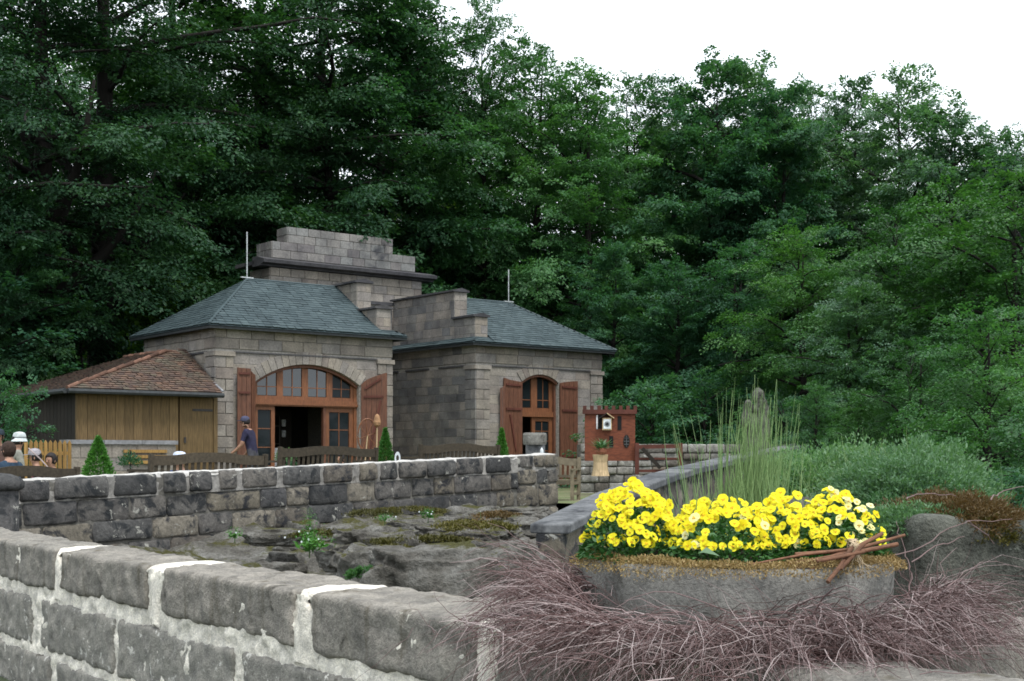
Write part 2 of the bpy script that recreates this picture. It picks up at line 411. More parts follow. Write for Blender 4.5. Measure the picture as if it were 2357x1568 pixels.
# ------------------------------------------------------------------ masonry
_cache = {}
def block_mesh(kind, var, mat):
    """unit block: x,z in -0.5..0.5, y from 0 (back) to -1 (front)"""
    key = (kind, var, mat.name)
    if key in _cache: return _cache[key]
    r = random.Random(var*31 + 5)
    if kind == 'ashlar':
        ix, iz = 0.012, 0.022; j = lambda: r.uniform(-0.006, 0.006)
        v = [(-.5,0,-.5),(.5,0,-.5),(.5,0,.5),(-.5,0,.5)]
        v += [(-.5+j(),-.75,-.5+j()),(.5+j(),-.75,-.5+j()),(.5+j(),-.75,.5+j()),(-.5+j(),-.75,.5+j())]
        v += [(-.5+ix,-1,-.5+iz),(.5-ix,-1,-.5+iz),(.5-ix,-1,.5-iz),(-.5+ix,-1,.5-iz)]
        f = []
        for a, b in ((0,4),(4,8)):
            for k in range(4):
                k2 = (k+1) % 4; f.append((a+k, a+k2, b+k2, b+k))
        f.append((8,9,10,11))
        me = bpy.data.meshes.new('stone'); me.from_pydata(v, [], f)
    else:
        nx, nz = 6, 4; v = []; f = []
        for iz_ in range(nz+1):
            for ix_ in range(nx+1):
                x = -0.5 + ix_/nx; z = -0.5 + iz_/nz
                xe = math.copysign(min(abs(x)*1.38, .5) if abs(x) > .3 and abs(x) < .49 else abs(x), x); ze = math.copysign(abs(z)*1.55 if .2 < abs(z) < .3 else abs(z), z)
                dpt = 0.25 if (abs(x) > .49 or abs(z) > .49) else 1.0
                cx = 1 if (abs(x) > .49 and abs(z) > .49) else 0
                x = xe; z = ze
                x2 = x*(1 - cx*0.05) + r.uniform(-.012,.012); z2 = z*(1 - cx*0.08) + r.uniform(-.022,.022)
                v.append((x2, -0.15 - 0.85*dpt - (r.uniform(-.12,.12) if dpt > 0.5 else 0), z2))
                f_ = None
        for a in range(nz):
            for b in range(nx):
                i = a*(nx+1)+b; f.append((i, i+1, i+nx+2, i+nx+1))
        # skirt to the back
        ring = [i for i in range(nx+1)] + [(k+1)*(nx+1)-1 for k in range(1, nz+1)] + [nz*(nx+1)+nx-k for k in range(1, nx+1)] + [(nz-k)*(nx+1) for k in range(1, nz)]
        b0 = len(v)
        for i in ring: v.append((v[i][0], 0, v[i][2]))
        for k in range(len(ring)):
            k2 = (k+1) % len(ring); f.append((ring[k2], ring[k], b0+k, b0+k2))
        me = bpy.data.meshes.new('stone'); me.from_pydata(v, [], f)
        me.polygons.foreach_set('use_smooth', [True]*len(me.polygons))
    me.materials.append(mat); me.update()
    _cache[key] = me; return me

def put_block(parent, name, kind, mat, c, X, w_, h_, d, tilt=0.0):
    """block centred at c (back plane), X = unit along-wall direction (may rise), inward normal = horizontal left of X"""
    X = Vector(X).normalized(); Yv = Vector((-X.y, X.x, 0)).normalized(); Z = X.cross(Yv)
    o = bpy.data.objects.new(name, block_mesh(kind, random.randrange(8 if kind != 'ashlar' else 3), mat)); C.objects.link(o)
    o.parent = parent
    q = Matrix((X, Yv, Z)).transposed().to_quaternion()
    o.rotation_mode = 'QUATERNION'; o.rotation_quaternion = q
    o.location = Vector(c) - parent.location; o.scale = (w_, d, h_)
    return o

def masonry(parent, org, X, length, z0, z1, rowh, bw, mat, kind='ashlar', gap=0.014, depth=0.012, hole=None, rows=None, off=0.0, name='stone', mats=None, skip=None):
    X = Vector(X).normalized(); z = z0; n = 0; row = 0
    hs = []
    k = max(1, round((z1 - z0)/rowh)); hh = (z1 - z0)/k
    for row in range(k):
        za, zb = z0 + row*hh, z0 + (row+1)*hh
        spans = [(0, length)]
        if hole:
            for a, b in hole(za, zb):
                ns = []
                for s0, s1 in spans:
                    if b <= s0 or a >= s1: ns.append((s0, s1)); continue
                    if a > s0: ns.append((s0, a))
                    if b < s1: ns.append((b, s1))
                spans = ns
        for s0, s1 in spans:
            if s1 - s0 < 0.06: continue
            x = s0; first = True
            while x < s1 - 0.02:
                ww = random.uniform(*bw)
                if first and row % 2: ww *= 0.55
                first = False
                if s1 - (x + ww) < bw[0]*0.45: ww = s1 - x
                c = org + X*(x + ww/2) + Vector((0,0,(za+zb)/2))
                if not (skip and skip(x, x+ww, za, zb)):
                    o = put_block(parent, name, kind, random.choice(mats) if mats else mat, c, X, ww-gap, hh-gap, depth*random.uniform(0.85, 1.15))
                n += 1; x += ww
    return n

# ------------------------------------------------------------------ ground
def smooth(a, b, x):
    t = np.clip((x - a)/(b - a), 0, 1); return t*t*(3 - 2*t)
PA, PB = np.array([0.55, 13.6]), np.array([6.6, 30.5])   # parapet line: beyond it the ground falls away
def side_dist(x, y):
    """signed distance to the right of the terrace edge"""
    d = (PB - PA)/np.linalg.norm(PB - PA)
    s1 = (x - PA[0])*d[1] - (y - PA[1])*d[0]
    s2 = x - 2.2 - np.clip(y - 6, 0, 100)*0.12
    return np.where(y < 14, np.minimum(np.maximum(s2, 0) + (s2 < 0)*s2, 50), s1)
def ground_h(x, y):
    sd = side_dist(x, y)
    h = -1.76 + 0*x
    h = h - 8.0*smooth(0.3, 14, sd)
    h = h + 0.8*smooth(40, 45, y) + np.clip(y - 46, 0, 70)*0.24*(1 - 0.35*smooth(5, 30, x))  # rise behind the wood is added to block light from the horizon
    h = h + 1.0*smooth(-9, -14, x)*smooth(20, 32, y)
    return h
def gh(x, y): return float(ground_h(np.array([float(x)]), np.array([float(y)]))[0])
def grid_mesh(name, xs, ys, hf):
    X, Y = np.meshgrid(xs, ys); Z = hf(X, Y)
    V = np.stack([X, Y, Z], -1).reshape(-1, 3); nx = len(xs)
    i = np.arange((len(ys)-1)*(nx-1)); a = (i//(nx-1))*nx + i % (nx-1)
    return mesh_np(name, V, np.stack([a, a+1, a+nx+1, a+nx], 1))
xs = np.concatenate([np.linspace(-400, -40, 14)[:-1], np.linspace(-40, 40, 100), np.linspace(40, 400, 14)[1:]])
ys = np.concatenate([np.linspace(-400, -6, 14)[:-1], np.linspace(-6, 80, 100), np.linspace(80, 600, 16)[1:]])
gm = grid_mesh('ground', xs, ys, lambda X, Y: ground_h(X, Y) + 0.12*np.sin(X*1.3)*np.sin(Y*1.1)*smooth(36, 44, Y))
def forest_floor():
    m, nt, b = newmat('forest floor'); p = pos(nt)
    n1 = noise(nt, 0.8, 6, 0.7, p); n2 = noise(nt, 9, 5, 0.7, p)
    col = ramp(nt, add(nt, add(nt, n1, 0.5, 'MULTIPLY'), add(nt, n2, 0.5, 'MULTIPLY')), [(0.35, (0.022,0.018,0.01)), (0.5, (0.03,0.045,0.016)), (0.65, (0.045,0.06,0.022))])
    nt.links.new(col, b.inputs['Base Color']); b.inputs['Roughness'].default_value = 0.95
    bump(nt, b, n2, 0.8, 0.05); return m
setmat(gm, forest_floor())
tag(link('ground', gm), 'dark leaf-littered forest floor, with an added rise behind the stone building against horizon light', kind='structure')

def terr_z(x, y): return -0.84 - 0.24*np.clip((24 - y)/6, 0, 1.3)
tv = []; tf = []
WA = Vector((-6.2, 17.0, 0)); WX = Vector((0.682, 0.731, 0)).normalized()          # mid wall line
WNV = Vector((-WX.y, WX.x, 0))
def lawn_mesh():
    xs = np.linspace(-16, 8, 50); ys = np.linspace(13, 44, 60)
    X, Y = np.meshgrid(xs, ys)
    V = np.stack([X, Y, terr_z(X, Y) + 0.015*np.sin(X*3)*np.sin(Y*2.3)], -1).reshape(-1, 3)
    nx = len(xs); fs = []
    d = (PB - PA)/np.linalg.norm(PB - PA)
    for j in range(len(ys)-1):
        for i in range(nx-1):
            cx, cy = (xs[i]+xs[i+1])/2, (ys[j]+ys[j+1])/2
            q = Vector((cx, cy, 0)) - WA
            if q.dot(WNV) < 0.25 and q.dot(WX) < 10.6: continue
            if (cx - PA[0])*d[1] - (cy - PA[1])*d[0] > 0.25: continue
            if cy < 20.0 and cx < 0.5: continue
            a = j*nx + i; fs.append((a, a+1, a+nx+1, a+nx))
    return mesh_np('terrace', V, np.array(fs))
def lawn_mat():
    m, nt, b = newmat('dry lawn'); p = pos(nt)
    n1 = noise(nt, 1.1, 5, 0.65, p); n2 = noise(nt, 25, 4, 0.8, p)
    col = ramp(nt, n1, [(0.35, (0.085,0.13,0.045)), (0.5, (0.13,0.15,0.06)), (0.62, (0.2,0.17,0.11))])
    col = mixc(nt, 1.0, col, ramp(nt, n2, [(0.3, (0.6,0.6,0.6)), (0.7, (1.3,1.3,1.3))]), 'MULTIPLY')
    nt.links.new(col, b.inputs['Base Color']); b.inputs['Roughness'].default_value = 0.95
    bump(nt, b, n2, 0.8, 0.02); return m
lm = lawn_mesh(); setmat(lm, lawn_mat())
tag(link('terrace', lm), 'worn lawn of the terrace in front of the pavilions', kind='structure')

# ------------------------------------------------------------------ the stone building
K1 = Vector((-6.94, 31.5, 0)); U = Vector((0.784, 0.621, 0)).normalized(); Vv = Vector((-U.y, U.x, 0))
GZ = -0.84; EZ = 3.12
def B(u, v, z): return K1 + U*u + Vv*v + Vector((0,0,z))

def arch_z(u, ua, ub, zs, zt):
    h = zt - zs; c = (ub - ua)/2; Rr = (c*c + h*h)/(2*h); x = u - (ua+ub)/2
    return zt - Rr + math.sqrt(max(Rr*Rr - x*x, 0))

def arched_front(mb, u0, u1, z0, z1, ua, ub, zs, zt, v, th, n=16):
    def quad(a, b, zb0, zb1, zt_):
        p = [B(a, v, zb0), B(b, v, zb1), B(b, v, zt_), B(a, v, zt_)]; mb.prism(p, Vv*th)
    quad(u0, ua, z0, z0, z1); quad(ub, u1, z0, z0, z1)
    for k in range(n):
        a = ua + (ub-ua)*k/n; b = ua + (ub-ua)*(k+1)/n
        quad(a, b, arch_z(a, ua, ub, zs, zt), arch_z(b, ua, ub, zs, zt), z1)

def roof_slates(mb, poly, row=0.13, wd=0.2, seed=1, lift=0.012, gap=0.006, skew=0.06):
    """overlapping slates over a planar polygon (first edge = eave, counter-clockwise seen from above)"""
    r = random.Random(seed); poly = [Vector(p) for p in poly]
    o = poly[0]; X = (poly[1]-poly[0]).normalized()
    nn = Vector((0,0,0))
    for i in range(len(poly)): nn += (poly[i]-o).cross(poly[(i+1) % len(poly)]-o)
    nn.normalize()
    if nn.z < 0: nn = -nn
    Yd = nn.cross(X).normalized()
    P2 = [((p-o).dot(X), (p-o).dot(Yd)) for p in poly]
    ymax = max(p[1] for p in P2)
    def span(y):
        xs_ = []
        for i in range(len(P2)):
            (x0,y0),(x1,y1) = P2[i], P2[(i+1) % len(P2)]
            if (y0 - y)*(y1 - y) <= 0 and abs(y1-y0) > 1e-6: xs_.append(x0 + (x1-x0)*(y-y0)/(y1-y0))
        return (min(xs_), max(xs_)) if len(xs_) >= 2 else None
    k = 0; y = 0.0
    while y < ymax - 0.03:
        sp = span(min(y + row*0.5, ymax-1e-3))
        if sp:
            x = sp[0] - (wd*0.5 if k % 2 else 0)
            while x < sp[1]:
                a = max(x + gap/2, sp[0]-0.01); b = min(x + wd - gap/2, sp[1]+0.01); x += wd*r.uniform(0.92, 1.08)
                if b - a < 0.03: continue
                l = lift*r.uniform(0.7, 1.5); dy = r.uniform(-0.008, 0.008); sk = skew*row*r.uniform(0.5,1.2)
                p = lambda xx, yy, h: o + X*xx + Yd*yy + nn*h
                y2 = min(y + row*1.25, ymax)
                mb.add([p(a, y+dy, 0), p(b, y+dy+sk, 0), p(a, y+dy, l+.004), p(b, y+dy+sk, l+.004), p(b, y2, 0.003), p(a, y2, 0.003)],
                       [(0,1,3,2),(2,3,4,5)])
        y += row; k += 1

def stepped(parent, u0, u1, lowstone, side_mat, vback, seed):
    """stepped side parapet between u0 and u1; the face towards -U is built stone by stone"""
    steps = [(0.06, 1.0, 3.92), (1.0, vback, 4.68)]
    mb = MB()
    for v0, v1, zt in steps: mb.prism([B(u0, v0, EZ-0.15), B(u0, v1, EZ-0.15), B(u0, v1, zt-0.1), B(u0, v0, zt-0.1)], U*(u1-u0))
    mb.build('parapet_core', M['joint'], parent)
    for v0, v1, zt in steps:
        L_ = v1 - v0
        masonry(parent, B(u0, v1, 0), -Vv, L_, EZ+0.02, zt-0.1, 0.225, (0.32, 0.52), side_mat, mats=None)
        masonry(parent, B(u0, v0, 0), U, u1-u0, EZ+0.02, zt-0.1, 0.225, (0.3, 0.5), M['ashlar'])
        n = max(1, round(L_/0.62))
        for k in range(n):
            c = MB(); a = v0 - 0.06 + (L_+0.12)*k/n; b = v0 - 0.06 + (L_+0.12)*(k+1)/n - 0.008
            zt0 = zt - 0.1
            c.prism([B(u0-0.09, a, zt0), B(u1+0.05, a, zt0), B(u1+0.05, a, zt0+0.05), B((u0+u1)/2, a, zt0+0.11), B(u0-0.09, a, zt0+0.05)], Vv*(b-a))
            c.build('capstone', M['cornice'], parent)

def pavilion(idx, uo, W_, ua, ub, zs, zt, label, side_from, side_ms, roof_u):
    root = thing('stone_pavilion', B(uo, 0, GZ), label, 'pavilion')
    D = 4.1
    core = MB()
    arched_front(core, uo+0.02, uo+W_-0.02, GZ-0.4, EZ, ua, ub, zs, zt, 0.02, 0.34)
    core.prism([B(uo+0.02,0.36,GZ-0.4),B(uo+0.36,0.36,GZ-0.4),B(uo+0.36,D,GZ-0.4),B(uo+0.02,D,GZ-0.4)], Vector((0,0,EZ-GZ+0.4)))
    core.prism([B(uo+W_-0.36,0.36,GZ-0.4),B(uo+W_-0.02,0.36,GZ-0.4),B(uo+W_-0.02,D,GZ-0.4),B(uo+W_-0.36,D,GZ-0.4)], Vector((0,0,EZ-GZ+0.4)))
    core.prism([B(uo+0.36,D-0.34,GZ-0.4),B(uo+W_-0.36,D-0.34,GZ-0.4),B(uo+W_-0.36,D,GZ-0.4),B(uo+0.36,D,GZ-0.4)], Vector((0,0,EZ-GZ+0.4)))
    core.build('wall', M['joint'], root)
    inn = MB()
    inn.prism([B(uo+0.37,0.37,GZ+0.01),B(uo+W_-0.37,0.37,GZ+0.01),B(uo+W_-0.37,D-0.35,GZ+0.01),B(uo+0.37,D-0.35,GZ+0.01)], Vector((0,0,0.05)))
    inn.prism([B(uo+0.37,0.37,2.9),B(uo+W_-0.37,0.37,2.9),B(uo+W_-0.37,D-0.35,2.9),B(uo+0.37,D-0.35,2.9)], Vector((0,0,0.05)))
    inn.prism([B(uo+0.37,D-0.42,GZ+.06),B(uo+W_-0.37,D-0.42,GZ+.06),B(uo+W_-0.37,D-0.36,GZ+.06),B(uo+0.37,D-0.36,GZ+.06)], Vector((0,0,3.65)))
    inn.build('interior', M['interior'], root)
    ring = 0.30
    def hole(za, zb):
        # opening plus the voussoir ring, taken at the widest height of the row
        if za >= zt + ring: return []
        zc = (za+zb)/2
        if zc <= zs: return [(ua-uo, ub-uo)]
        a = ua - ring*0.4; b = ub + ring*0.4; res = None
        for k in range(60):
            u = a + (b-a)*k/59; uu = min(max(u, ua), ub)
            if arch_z(uu, ua, ub, zs, zt) + ring*0.8 > zc: res = (u, res[1]) if False else (min(res[0], u) if res else u, u)
        return [(res[0]-uo, res[1]-uo)] if res else []
    # panel field between the pilasters, the frieze above it, the corner pilasters
    ZP = 2.52
    masonry(root, B(uo, 0.02, 0), U, W_, ZP+0.055, EZ-0.03, 0.27, (0.5, 0.85), M['ashlar'], depth=0.032)
    pw = 0.46
    masonry(root, B(uo+pw, 0.02, 0), U, W_-2*pw, GZ, ZP-0.03, 0.262, (0.4, 0.66), M['ashlar'], depth=0.010,
            hole=lambda a, b: [(h0-pw, h1-pw) for h0, h1 in hole(a, b)])
    for u0 in (uo, uo+W_-pw):
        masonry(root, B(u0, 0.02, 0), U, pw, GZ, ZP-0.12, 0.27, (0.44, 0.48), M['ashlar'], depth=0.05)
        c = MB(); c.obox(B(u0-0.03, 0.02, ZP-0.115), U*(pw+0.06), -Vv*0.085, (0,0,0.11)); c.build('capital', M['ashlar'], root)
    c = MB(); c.obox(B(uo+pw+0.035, 0.02, ZP-0.025), U*(W_-2*pw-0.07), -Vv*0.045, (0,0,0.035)); c.build('string_course', M['cornice'], root)
    # side face towards -U
    if side_ms:
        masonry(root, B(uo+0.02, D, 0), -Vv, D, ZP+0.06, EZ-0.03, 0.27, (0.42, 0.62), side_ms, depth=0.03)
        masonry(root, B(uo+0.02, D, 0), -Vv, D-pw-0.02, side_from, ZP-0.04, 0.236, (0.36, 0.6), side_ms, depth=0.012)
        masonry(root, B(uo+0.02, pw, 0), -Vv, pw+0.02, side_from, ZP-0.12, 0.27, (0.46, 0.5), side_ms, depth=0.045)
        for a, b in ((0.0, 1.25), (1.75, 2.9), (3.3, 4.1)):
            c = MB(); c.obox(B(uo+0.02, a+pw, ZP-0.03), Vv*min(b-a, D-pw-a), -U*0.05, (0,0,0.045)); c.build('string_course', M['cornice'], root)
        c = MB(); c.obox(B(uo+0.02, pw+0.03, ZP-0.115), -Vv*(pw+0.06), -U*0.075, (0,0,0.11)); c.build('capital', side_ms, root)
    # voussoirs
    n = max(9, int((ub-ua)/0.155))
    h = zt - zs; c_ = (ub-ua)/2; Rr = (c_*c_+h*h)/(2*h); um = (ua+ub)/2; zc = zt - Rr; a0 = math.asin(c_/Rr)
    for k in range(n):
        t0 = -a0 + 2*a0*k/n + 0.006/Rr; t1 = -a0 + 2*a0*(k+1)/n - 0.006/Rr
        q = lambda t, rr: B(um + rr*math.sin(t), 0.015, zc + rr*math.cos(t))
        mb = MB(); mb.prism([q(t0,Rr+0.002), q(t1,Rr+0.002), q(t1,Rr+ring), q(t0,Rr+ring)], -Vv*0.03)
        mb.build('voussoir', M['ashlar'], root)
    # hipped slate roof
    zr = 4.55; oh = 0.3
    u0, u1 = uo-oh, uo+W_+oh; v0, v1 = -oh, D+oh
    if idx == 0: ra_, rb_ = uo+1.85, uo+W_+0.0; 
    else: ra_, rb_ = uo+0.3, uo+2.7
    ze = EZ
    e = [B(u0,v0,ze), B(u1,v0,ze), B(u1,v1,ze), B(u0,v1,ze)]
    r1, r2 = B(ra_, 2.0, zr), B(rb_, 2.0, zr)
    if idx == 0: r2b = B(uo+W_-0.44, 2.0, zr)
    base = MB()
    dz = Vector((0,0,-0.03))
    if idx == 0:
        um_ = uo + W_ - 0.44
        eb = B(um_, v0, ze); et = B(um_, v1, ze)
        base.add([p+dz for p in (e[0], eb, et, e[3], r1, r2b)], [(0,1,5,4),(0,4,3),(4,5,2,3)])
        # low outer strip beyond the parapet
        base.add([p+dz for p in (eb, e[1], B(u1, D, ze), B(um_+0.44, D, ze+0.16), B(um_+0.44, 0.02, ze+0.16), B(um_, 0.02, ze+0.16))], [(0,1,4,5),(1,2,3,4)])
    else:
        um_ = uo + 0.44
        eb = B(um_, v0, ze); et = B(um_, v1, ze); r1 = B(um_, 2.0, zr)
        base.add([p+dz for p in (eb, e[1], e[2], et, r1, r2)], [(0,1,5,4),(1,2,5),(4,5,2,3)])
        base.add([p+dz for p in (e[0], eb, B(um_, 0.02, ze+0.16), B(uo, 0.02, ze+0.16), B(uo, D, ze+0.16), B(u0, D, ze))], [(0,1,2,3),(0,3,4,5)])
    base.build('roof', M['slate'], root)
    sl = MB()
    if idx == 0:
        roof_slates(sl, [e[0], eb, r2b, r1], seed=3); roof_slates(sl, [e[3], e[0], r1], seed=4)
        roof_slates(sl, [eb, e[1], B(um_+0.44, 0.02, ze+0.16), B(um_, 0.02, ze+0.16)], seed=5)
        roof_slates(sl, [e[1], B(u1,D,ze), B(um_+0.44, D, ze+0.16), B(um_+0.44, 0.02, ze+0.16)], seed=6)
    else:
        roof_slates(sl, [eb, e[1], r2, r1], seed=7); roof_slates(sl, [e[1], e[2], r2], seed=8)
        roof_slates(sl, [e[0], eb, B(um_, 0.02, ze+0.16), B(uo, 0.02, ze+0.16)], seed=9)
        roof_slates(sl, [B(u0,D,ze), e[0], B(uo, 0.02, ze+0.16), B(uo, D, ze+0.16)], seed=10)
    s = sl.build('slates', M['slate'], root); s['kind'] = 'stuff'
    rc = MB()
    def strip(p, q, rr=0.045):
        rc.tube([p + Vector((0,0,.01)), q + Vector((0,0,.01))], rr, 6)
    if idx == 0: strip(e[0], r1, .03); strip(r1, r2b, .03)
    else: strip(e[1], r2, .03); strip(r1, r2, .03)
    rc.build('ridge_slates', M['slate'], root)
    # eaves board and gutter line
    g = MB()
    t_ = 0.07
    g.obox(B(u0+0.03, v0+0.03, ze-0.03-t_), U*(u1-u0-0.06), Vv*0.05, (0,0,t_))
    g.obox(B(u0+0.03, v0+0.085, ze-0.03-t_), U*0.05, Vv*(v1-v0-0.1), (0,0,t_))
    g.obox(B(u1-0.08, v0+0.085, ze-0.03-t_), U*0.05, Vv*(v1-v0-0.1), (0,0,t_))
    g.build('eaves', M['gutter'], root)
    sf = MB(); sf.prism([B(u0+0.09,v0+0.09,ze-0.05), B(u1-0.09,v0+0.09,ze-0.05), B(u1-0.09,0.0,ze-0.05), B(u0+0.09,0.0,ze-0.05)], Vector((0,0,-0.02)))
    sf.prism([B(u0+0.09,0.003,ze-0.05), B(uo-0.01,0.003,ze-0.05), B(uo-0.01,D,ze-0.05), B(u0+0.09,D,ze-0.05)], Vector((0,0,-0.02)))
    sf.build('soffit', M['gutter'], root)
    # lightning rod
    rr = MB(); ap = r1 if idx == 0 else r2
    rr.tube([ap + Vector((0,0,0.02)), ap + Vector((0,0,1.2 if idx == 0 else 0.98))], 0.016, 6); rr.beam(ap + Vector((0,0,.04)) - U*0.17, ap + Vector((0,0,.04)) + U*0.17, 0.05, 0.03)
    rod = rr.build('lightning_rod', M['zinc'], root)
    if idx == 0:
        stepped(root, uo+W_-0.44, uo+W_-0.02, 0, M['ashlar'], D-0.05, 1)
    else:
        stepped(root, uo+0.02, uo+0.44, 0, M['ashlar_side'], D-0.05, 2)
    return root

PV1 = pavilion(0, 0.0, 4.94, 1.02, 3.96, 1.82, 2.30, 'left stone pavilion with the wide arched doorway, behind the wooden shed', 0.6, M['ashlar'], None)
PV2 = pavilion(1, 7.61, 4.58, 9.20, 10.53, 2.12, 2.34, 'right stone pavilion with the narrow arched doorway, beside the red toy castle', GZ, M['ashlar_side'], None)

# central stepped attic between the pavilions
att = thing('stone_attic', B(6.3, 4.6, GZ), 'tall stepped stone attic rising between and behind the two pavilions', 'gatehouse')
mb = MB()
mb.prism([B(4.96,4.05,GZ-.4),B(7.59,4.05,GZ-.4),B(7.59,4.5,GZ-.4),B(4.96,4.5,GZ-.4)], Vector((0,0,4.45-GZ+.4)))
mb.build('gateway_wall', M['joint'], att)
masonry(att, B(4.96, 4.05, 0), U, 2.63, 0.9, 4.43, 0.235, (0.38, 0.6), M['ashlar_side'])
c = MB(); c.obox(B(4.9, 3.98, 4.45), U*2.75, Vv*0.5, (0,0,0.09)); c.build('capstone', M['cornice'], att)
def attic_tier(u0, u1, v0, v1, z0, z1, mat, rowh, front_only=False):
    mb = MB(); mb.prism([B(u0+.01,v0+.01,z0),B(u1-.01,v0+.01,z0),B(u1-.01,v1,z0),B(u0+.01,v1,z0)], Vector((0,0,z1-z0-0.01)))
    mb.build('tier_core', M['joint'], att)
    masonry(att, B(u0, v0+.01, 0), U, u1-u0, z0, z1, rowh, (0.36, 0.62), mat, depth=0.03)
    masonry(att, B(u0+.01, v1, 0), -Vv, v1-v0, z0, z1, rowh, (0.36, 0.55), mat, depth=0.03)
attic_tier(3.86, 8.95, 4.52, 5.7, 2.9, 5.32, M['ashlar'], 0.24)
# moulded cornice
for k in range(8):
    a = 3.5 + 5.82*k/8; b = 3.5 + 5.82*(k+1)/8 - 0.006
    mb = MB()
    pr = [(4.52, 5.325), (4.42, 5.33), (4.40, 5.37), (4.22, 5.40), (4.20, 5.49), (4.62, 5.595), (4.9, 5.595), (4.9, 5.325)]
    mb.prism([B(a, p[0], p[1]) for p in pr], U*(b-a)); mb.build('cornice_stone', M['cornice'], att)
for k in range(3):
    a = 4.2 + 1.75*k/3; b = 4.2 + 1.75*(k+1)/3 - 0.006; mb = MB()
    a = max(a, 4.91)
    mb.prism([B(3.5, a, 5.39), B(3.5, a, 5.49), B(3.9, a, 5.59), B(4.2, a, 5.59), B(4.2, a, 5.39)], Vv*(b-a)); mb.build('cornice_stone', M['cornice'], att)
attic_tier(3.97, 8.78, 4.62, 5.5, 5.60, 6.07, M['ashlar_attic'], 0.235)
attic_tier(4.5, 8.02, 4.68, 5.3, 6.075, 6.53, M['ashlar_attic'], 0.23)
# ------------------------------------------------------------------ joinery of the two doorways
def bar(mb, u0, u1, z0, z1, v=0.20, th=0.07, mi=0): mb.obox(B(u0, v, z0), U*(u1-u0), Vv*th, (0,0,z1-z0), mi)

def arch_frame(parent, ua, ub, zs, zt, v, wd, th):
    n = 16; h = zt-zs; c_ = (ub-ua)/2; Rr = (c_*c_+h*h)/(2*h); um = (ua+ub)/2; zc = zt-Rr; a0 = math.asin(c_/Rr)
    mb = MB()
    for k in range(n):
        t0 = -a0+2*a0*k/n; t1 = -a0+2*a0*(k+1)/n
        q = lambda t, rr: B(um+rr*math.sin(t), v, zc+rr*math.cos(t))
        mb.prism([q(t0,Rr-wd), q(t1,Rr-wd), q(t1,Rr-0.004), q(t0,Rr-0.004)], -Vv*th)
    mb.build('arch_frame', M['redwood'], parent, label='curved red brown head of the door frame')

def window_leaf(parent, name, u0, u1, z0, z1, nu, nz, v=0.18, st=0.07, topf=None, label=None):
    """glazed sash: outer frame, glazing bars and separate panes"""
    mb = MB()
    tt = topf or (lambda u: z1)
    bar(mb, u0, u0+st, z0, tt(u0+st/2), v, 0.06); bar(mb, u1-st, u1, z0, tt(u1-st/2), v, 0.06)
    bar(mb, u0+st, u1-st, z0, z0+st, v, 0.06)
    if not topf: bar(mb, u0+st, u1-st, z1-st, z1, v, 0.06)
    bw = 0.022
    for k in range(1, nu):
        u = u0+st+(u1-u0-2*st)*k/nu; bar(mb, u-bw/2, u+bw/2, z0+st, tt(u)-0.01, v+0.01, 0.035)
    zt_ = z1-st if not topf else min(tt(u0+st), tt(u1-st))
    zb = z0+st
    zz = [zb+(zt_-zb)*k/nz for k in range(nz+1)] if not topf else [zb, zb+0.22, 99]
    for k in range(1, nz): bar(mb, u0+st, u1-st, zz[k]-bw/2, zz[k]+bw/2, v+0.012, 0.03)
    o = mb.build(name, M['redwood_light'], parent, label=label)
    for i in range(nu):
        a = u0+st+(u1-u0-2*st)*i/nu + 0.01; b = u0+st+(u1-u0-2*st)*(i+1)/nu - 0.01
        for k in range(nz):
            za = zz[k]+0.01; zb_ = (zz[k+1]-0.01) if zz[k+1] < 90 else None
            g = MB()
            ta = zb_ or tt(a)-0.02; tb = zb_ or tt(b)-0.02
            if ta-za < 0.03 or tb-za < 0.03: continue
            g.prism([B(a,v+0.025,za),B(b,v+0.025,za),B(b,v+0.025,tb),B(a,v+0.025,ta)], Vv*0.008)
            g.build('pane', M['glass'] if topf and u0 < 3.0 else M['glass_dark'], o)
    return o

def shutter(parent, p0, dirv, width, z0, z1a, z1b, th=0.045, bars=(), label=None, boards=4, mat='redwood'):
    """boarded shutter from hinge p0 along dirv; top runs from z1a (hinge) to z1b"""
    d = Vector(dirv).normalized(); nrm = Vector((-d.y, d.x, 0))
    mb = MB()
    for k in range(boards):
        a, b = width*k/boards, width*(k+1)/boards - 0.008
        za = z1a+(z1b-z1a)*(a/width)**0.6; zb = z1a+(z1b-z1a)*(b/width)**0.6
        q = lambda s, z: Vector((p0.x, p0.y, 0)) + d*s + Vector((0,0,z))
        mb.prism([q(a,z0), q(b,z0), q(b,zb), q(a,za)], nrm*th)
    o = mb.build('shutter', M[mat], parent, label=label)
    for (s0, za, s1, zb, hh) in bars:
        bb = MB()
        for side in (1,):
            A_ = Vector((p0.x,p0.y,0)) + d*width*s0 + Vector((0,0,za)) - nrm*0.018; B_ = Vector((p0.x,p0.y,0)) + d*width*s1 + Vector((0,0,zb)) - nrm*0.018
            bb.beam(A_, B_, 0.03, hh, up=(0,0,1))
        bb.build('batten', M['castle_trim'], o)
    return o

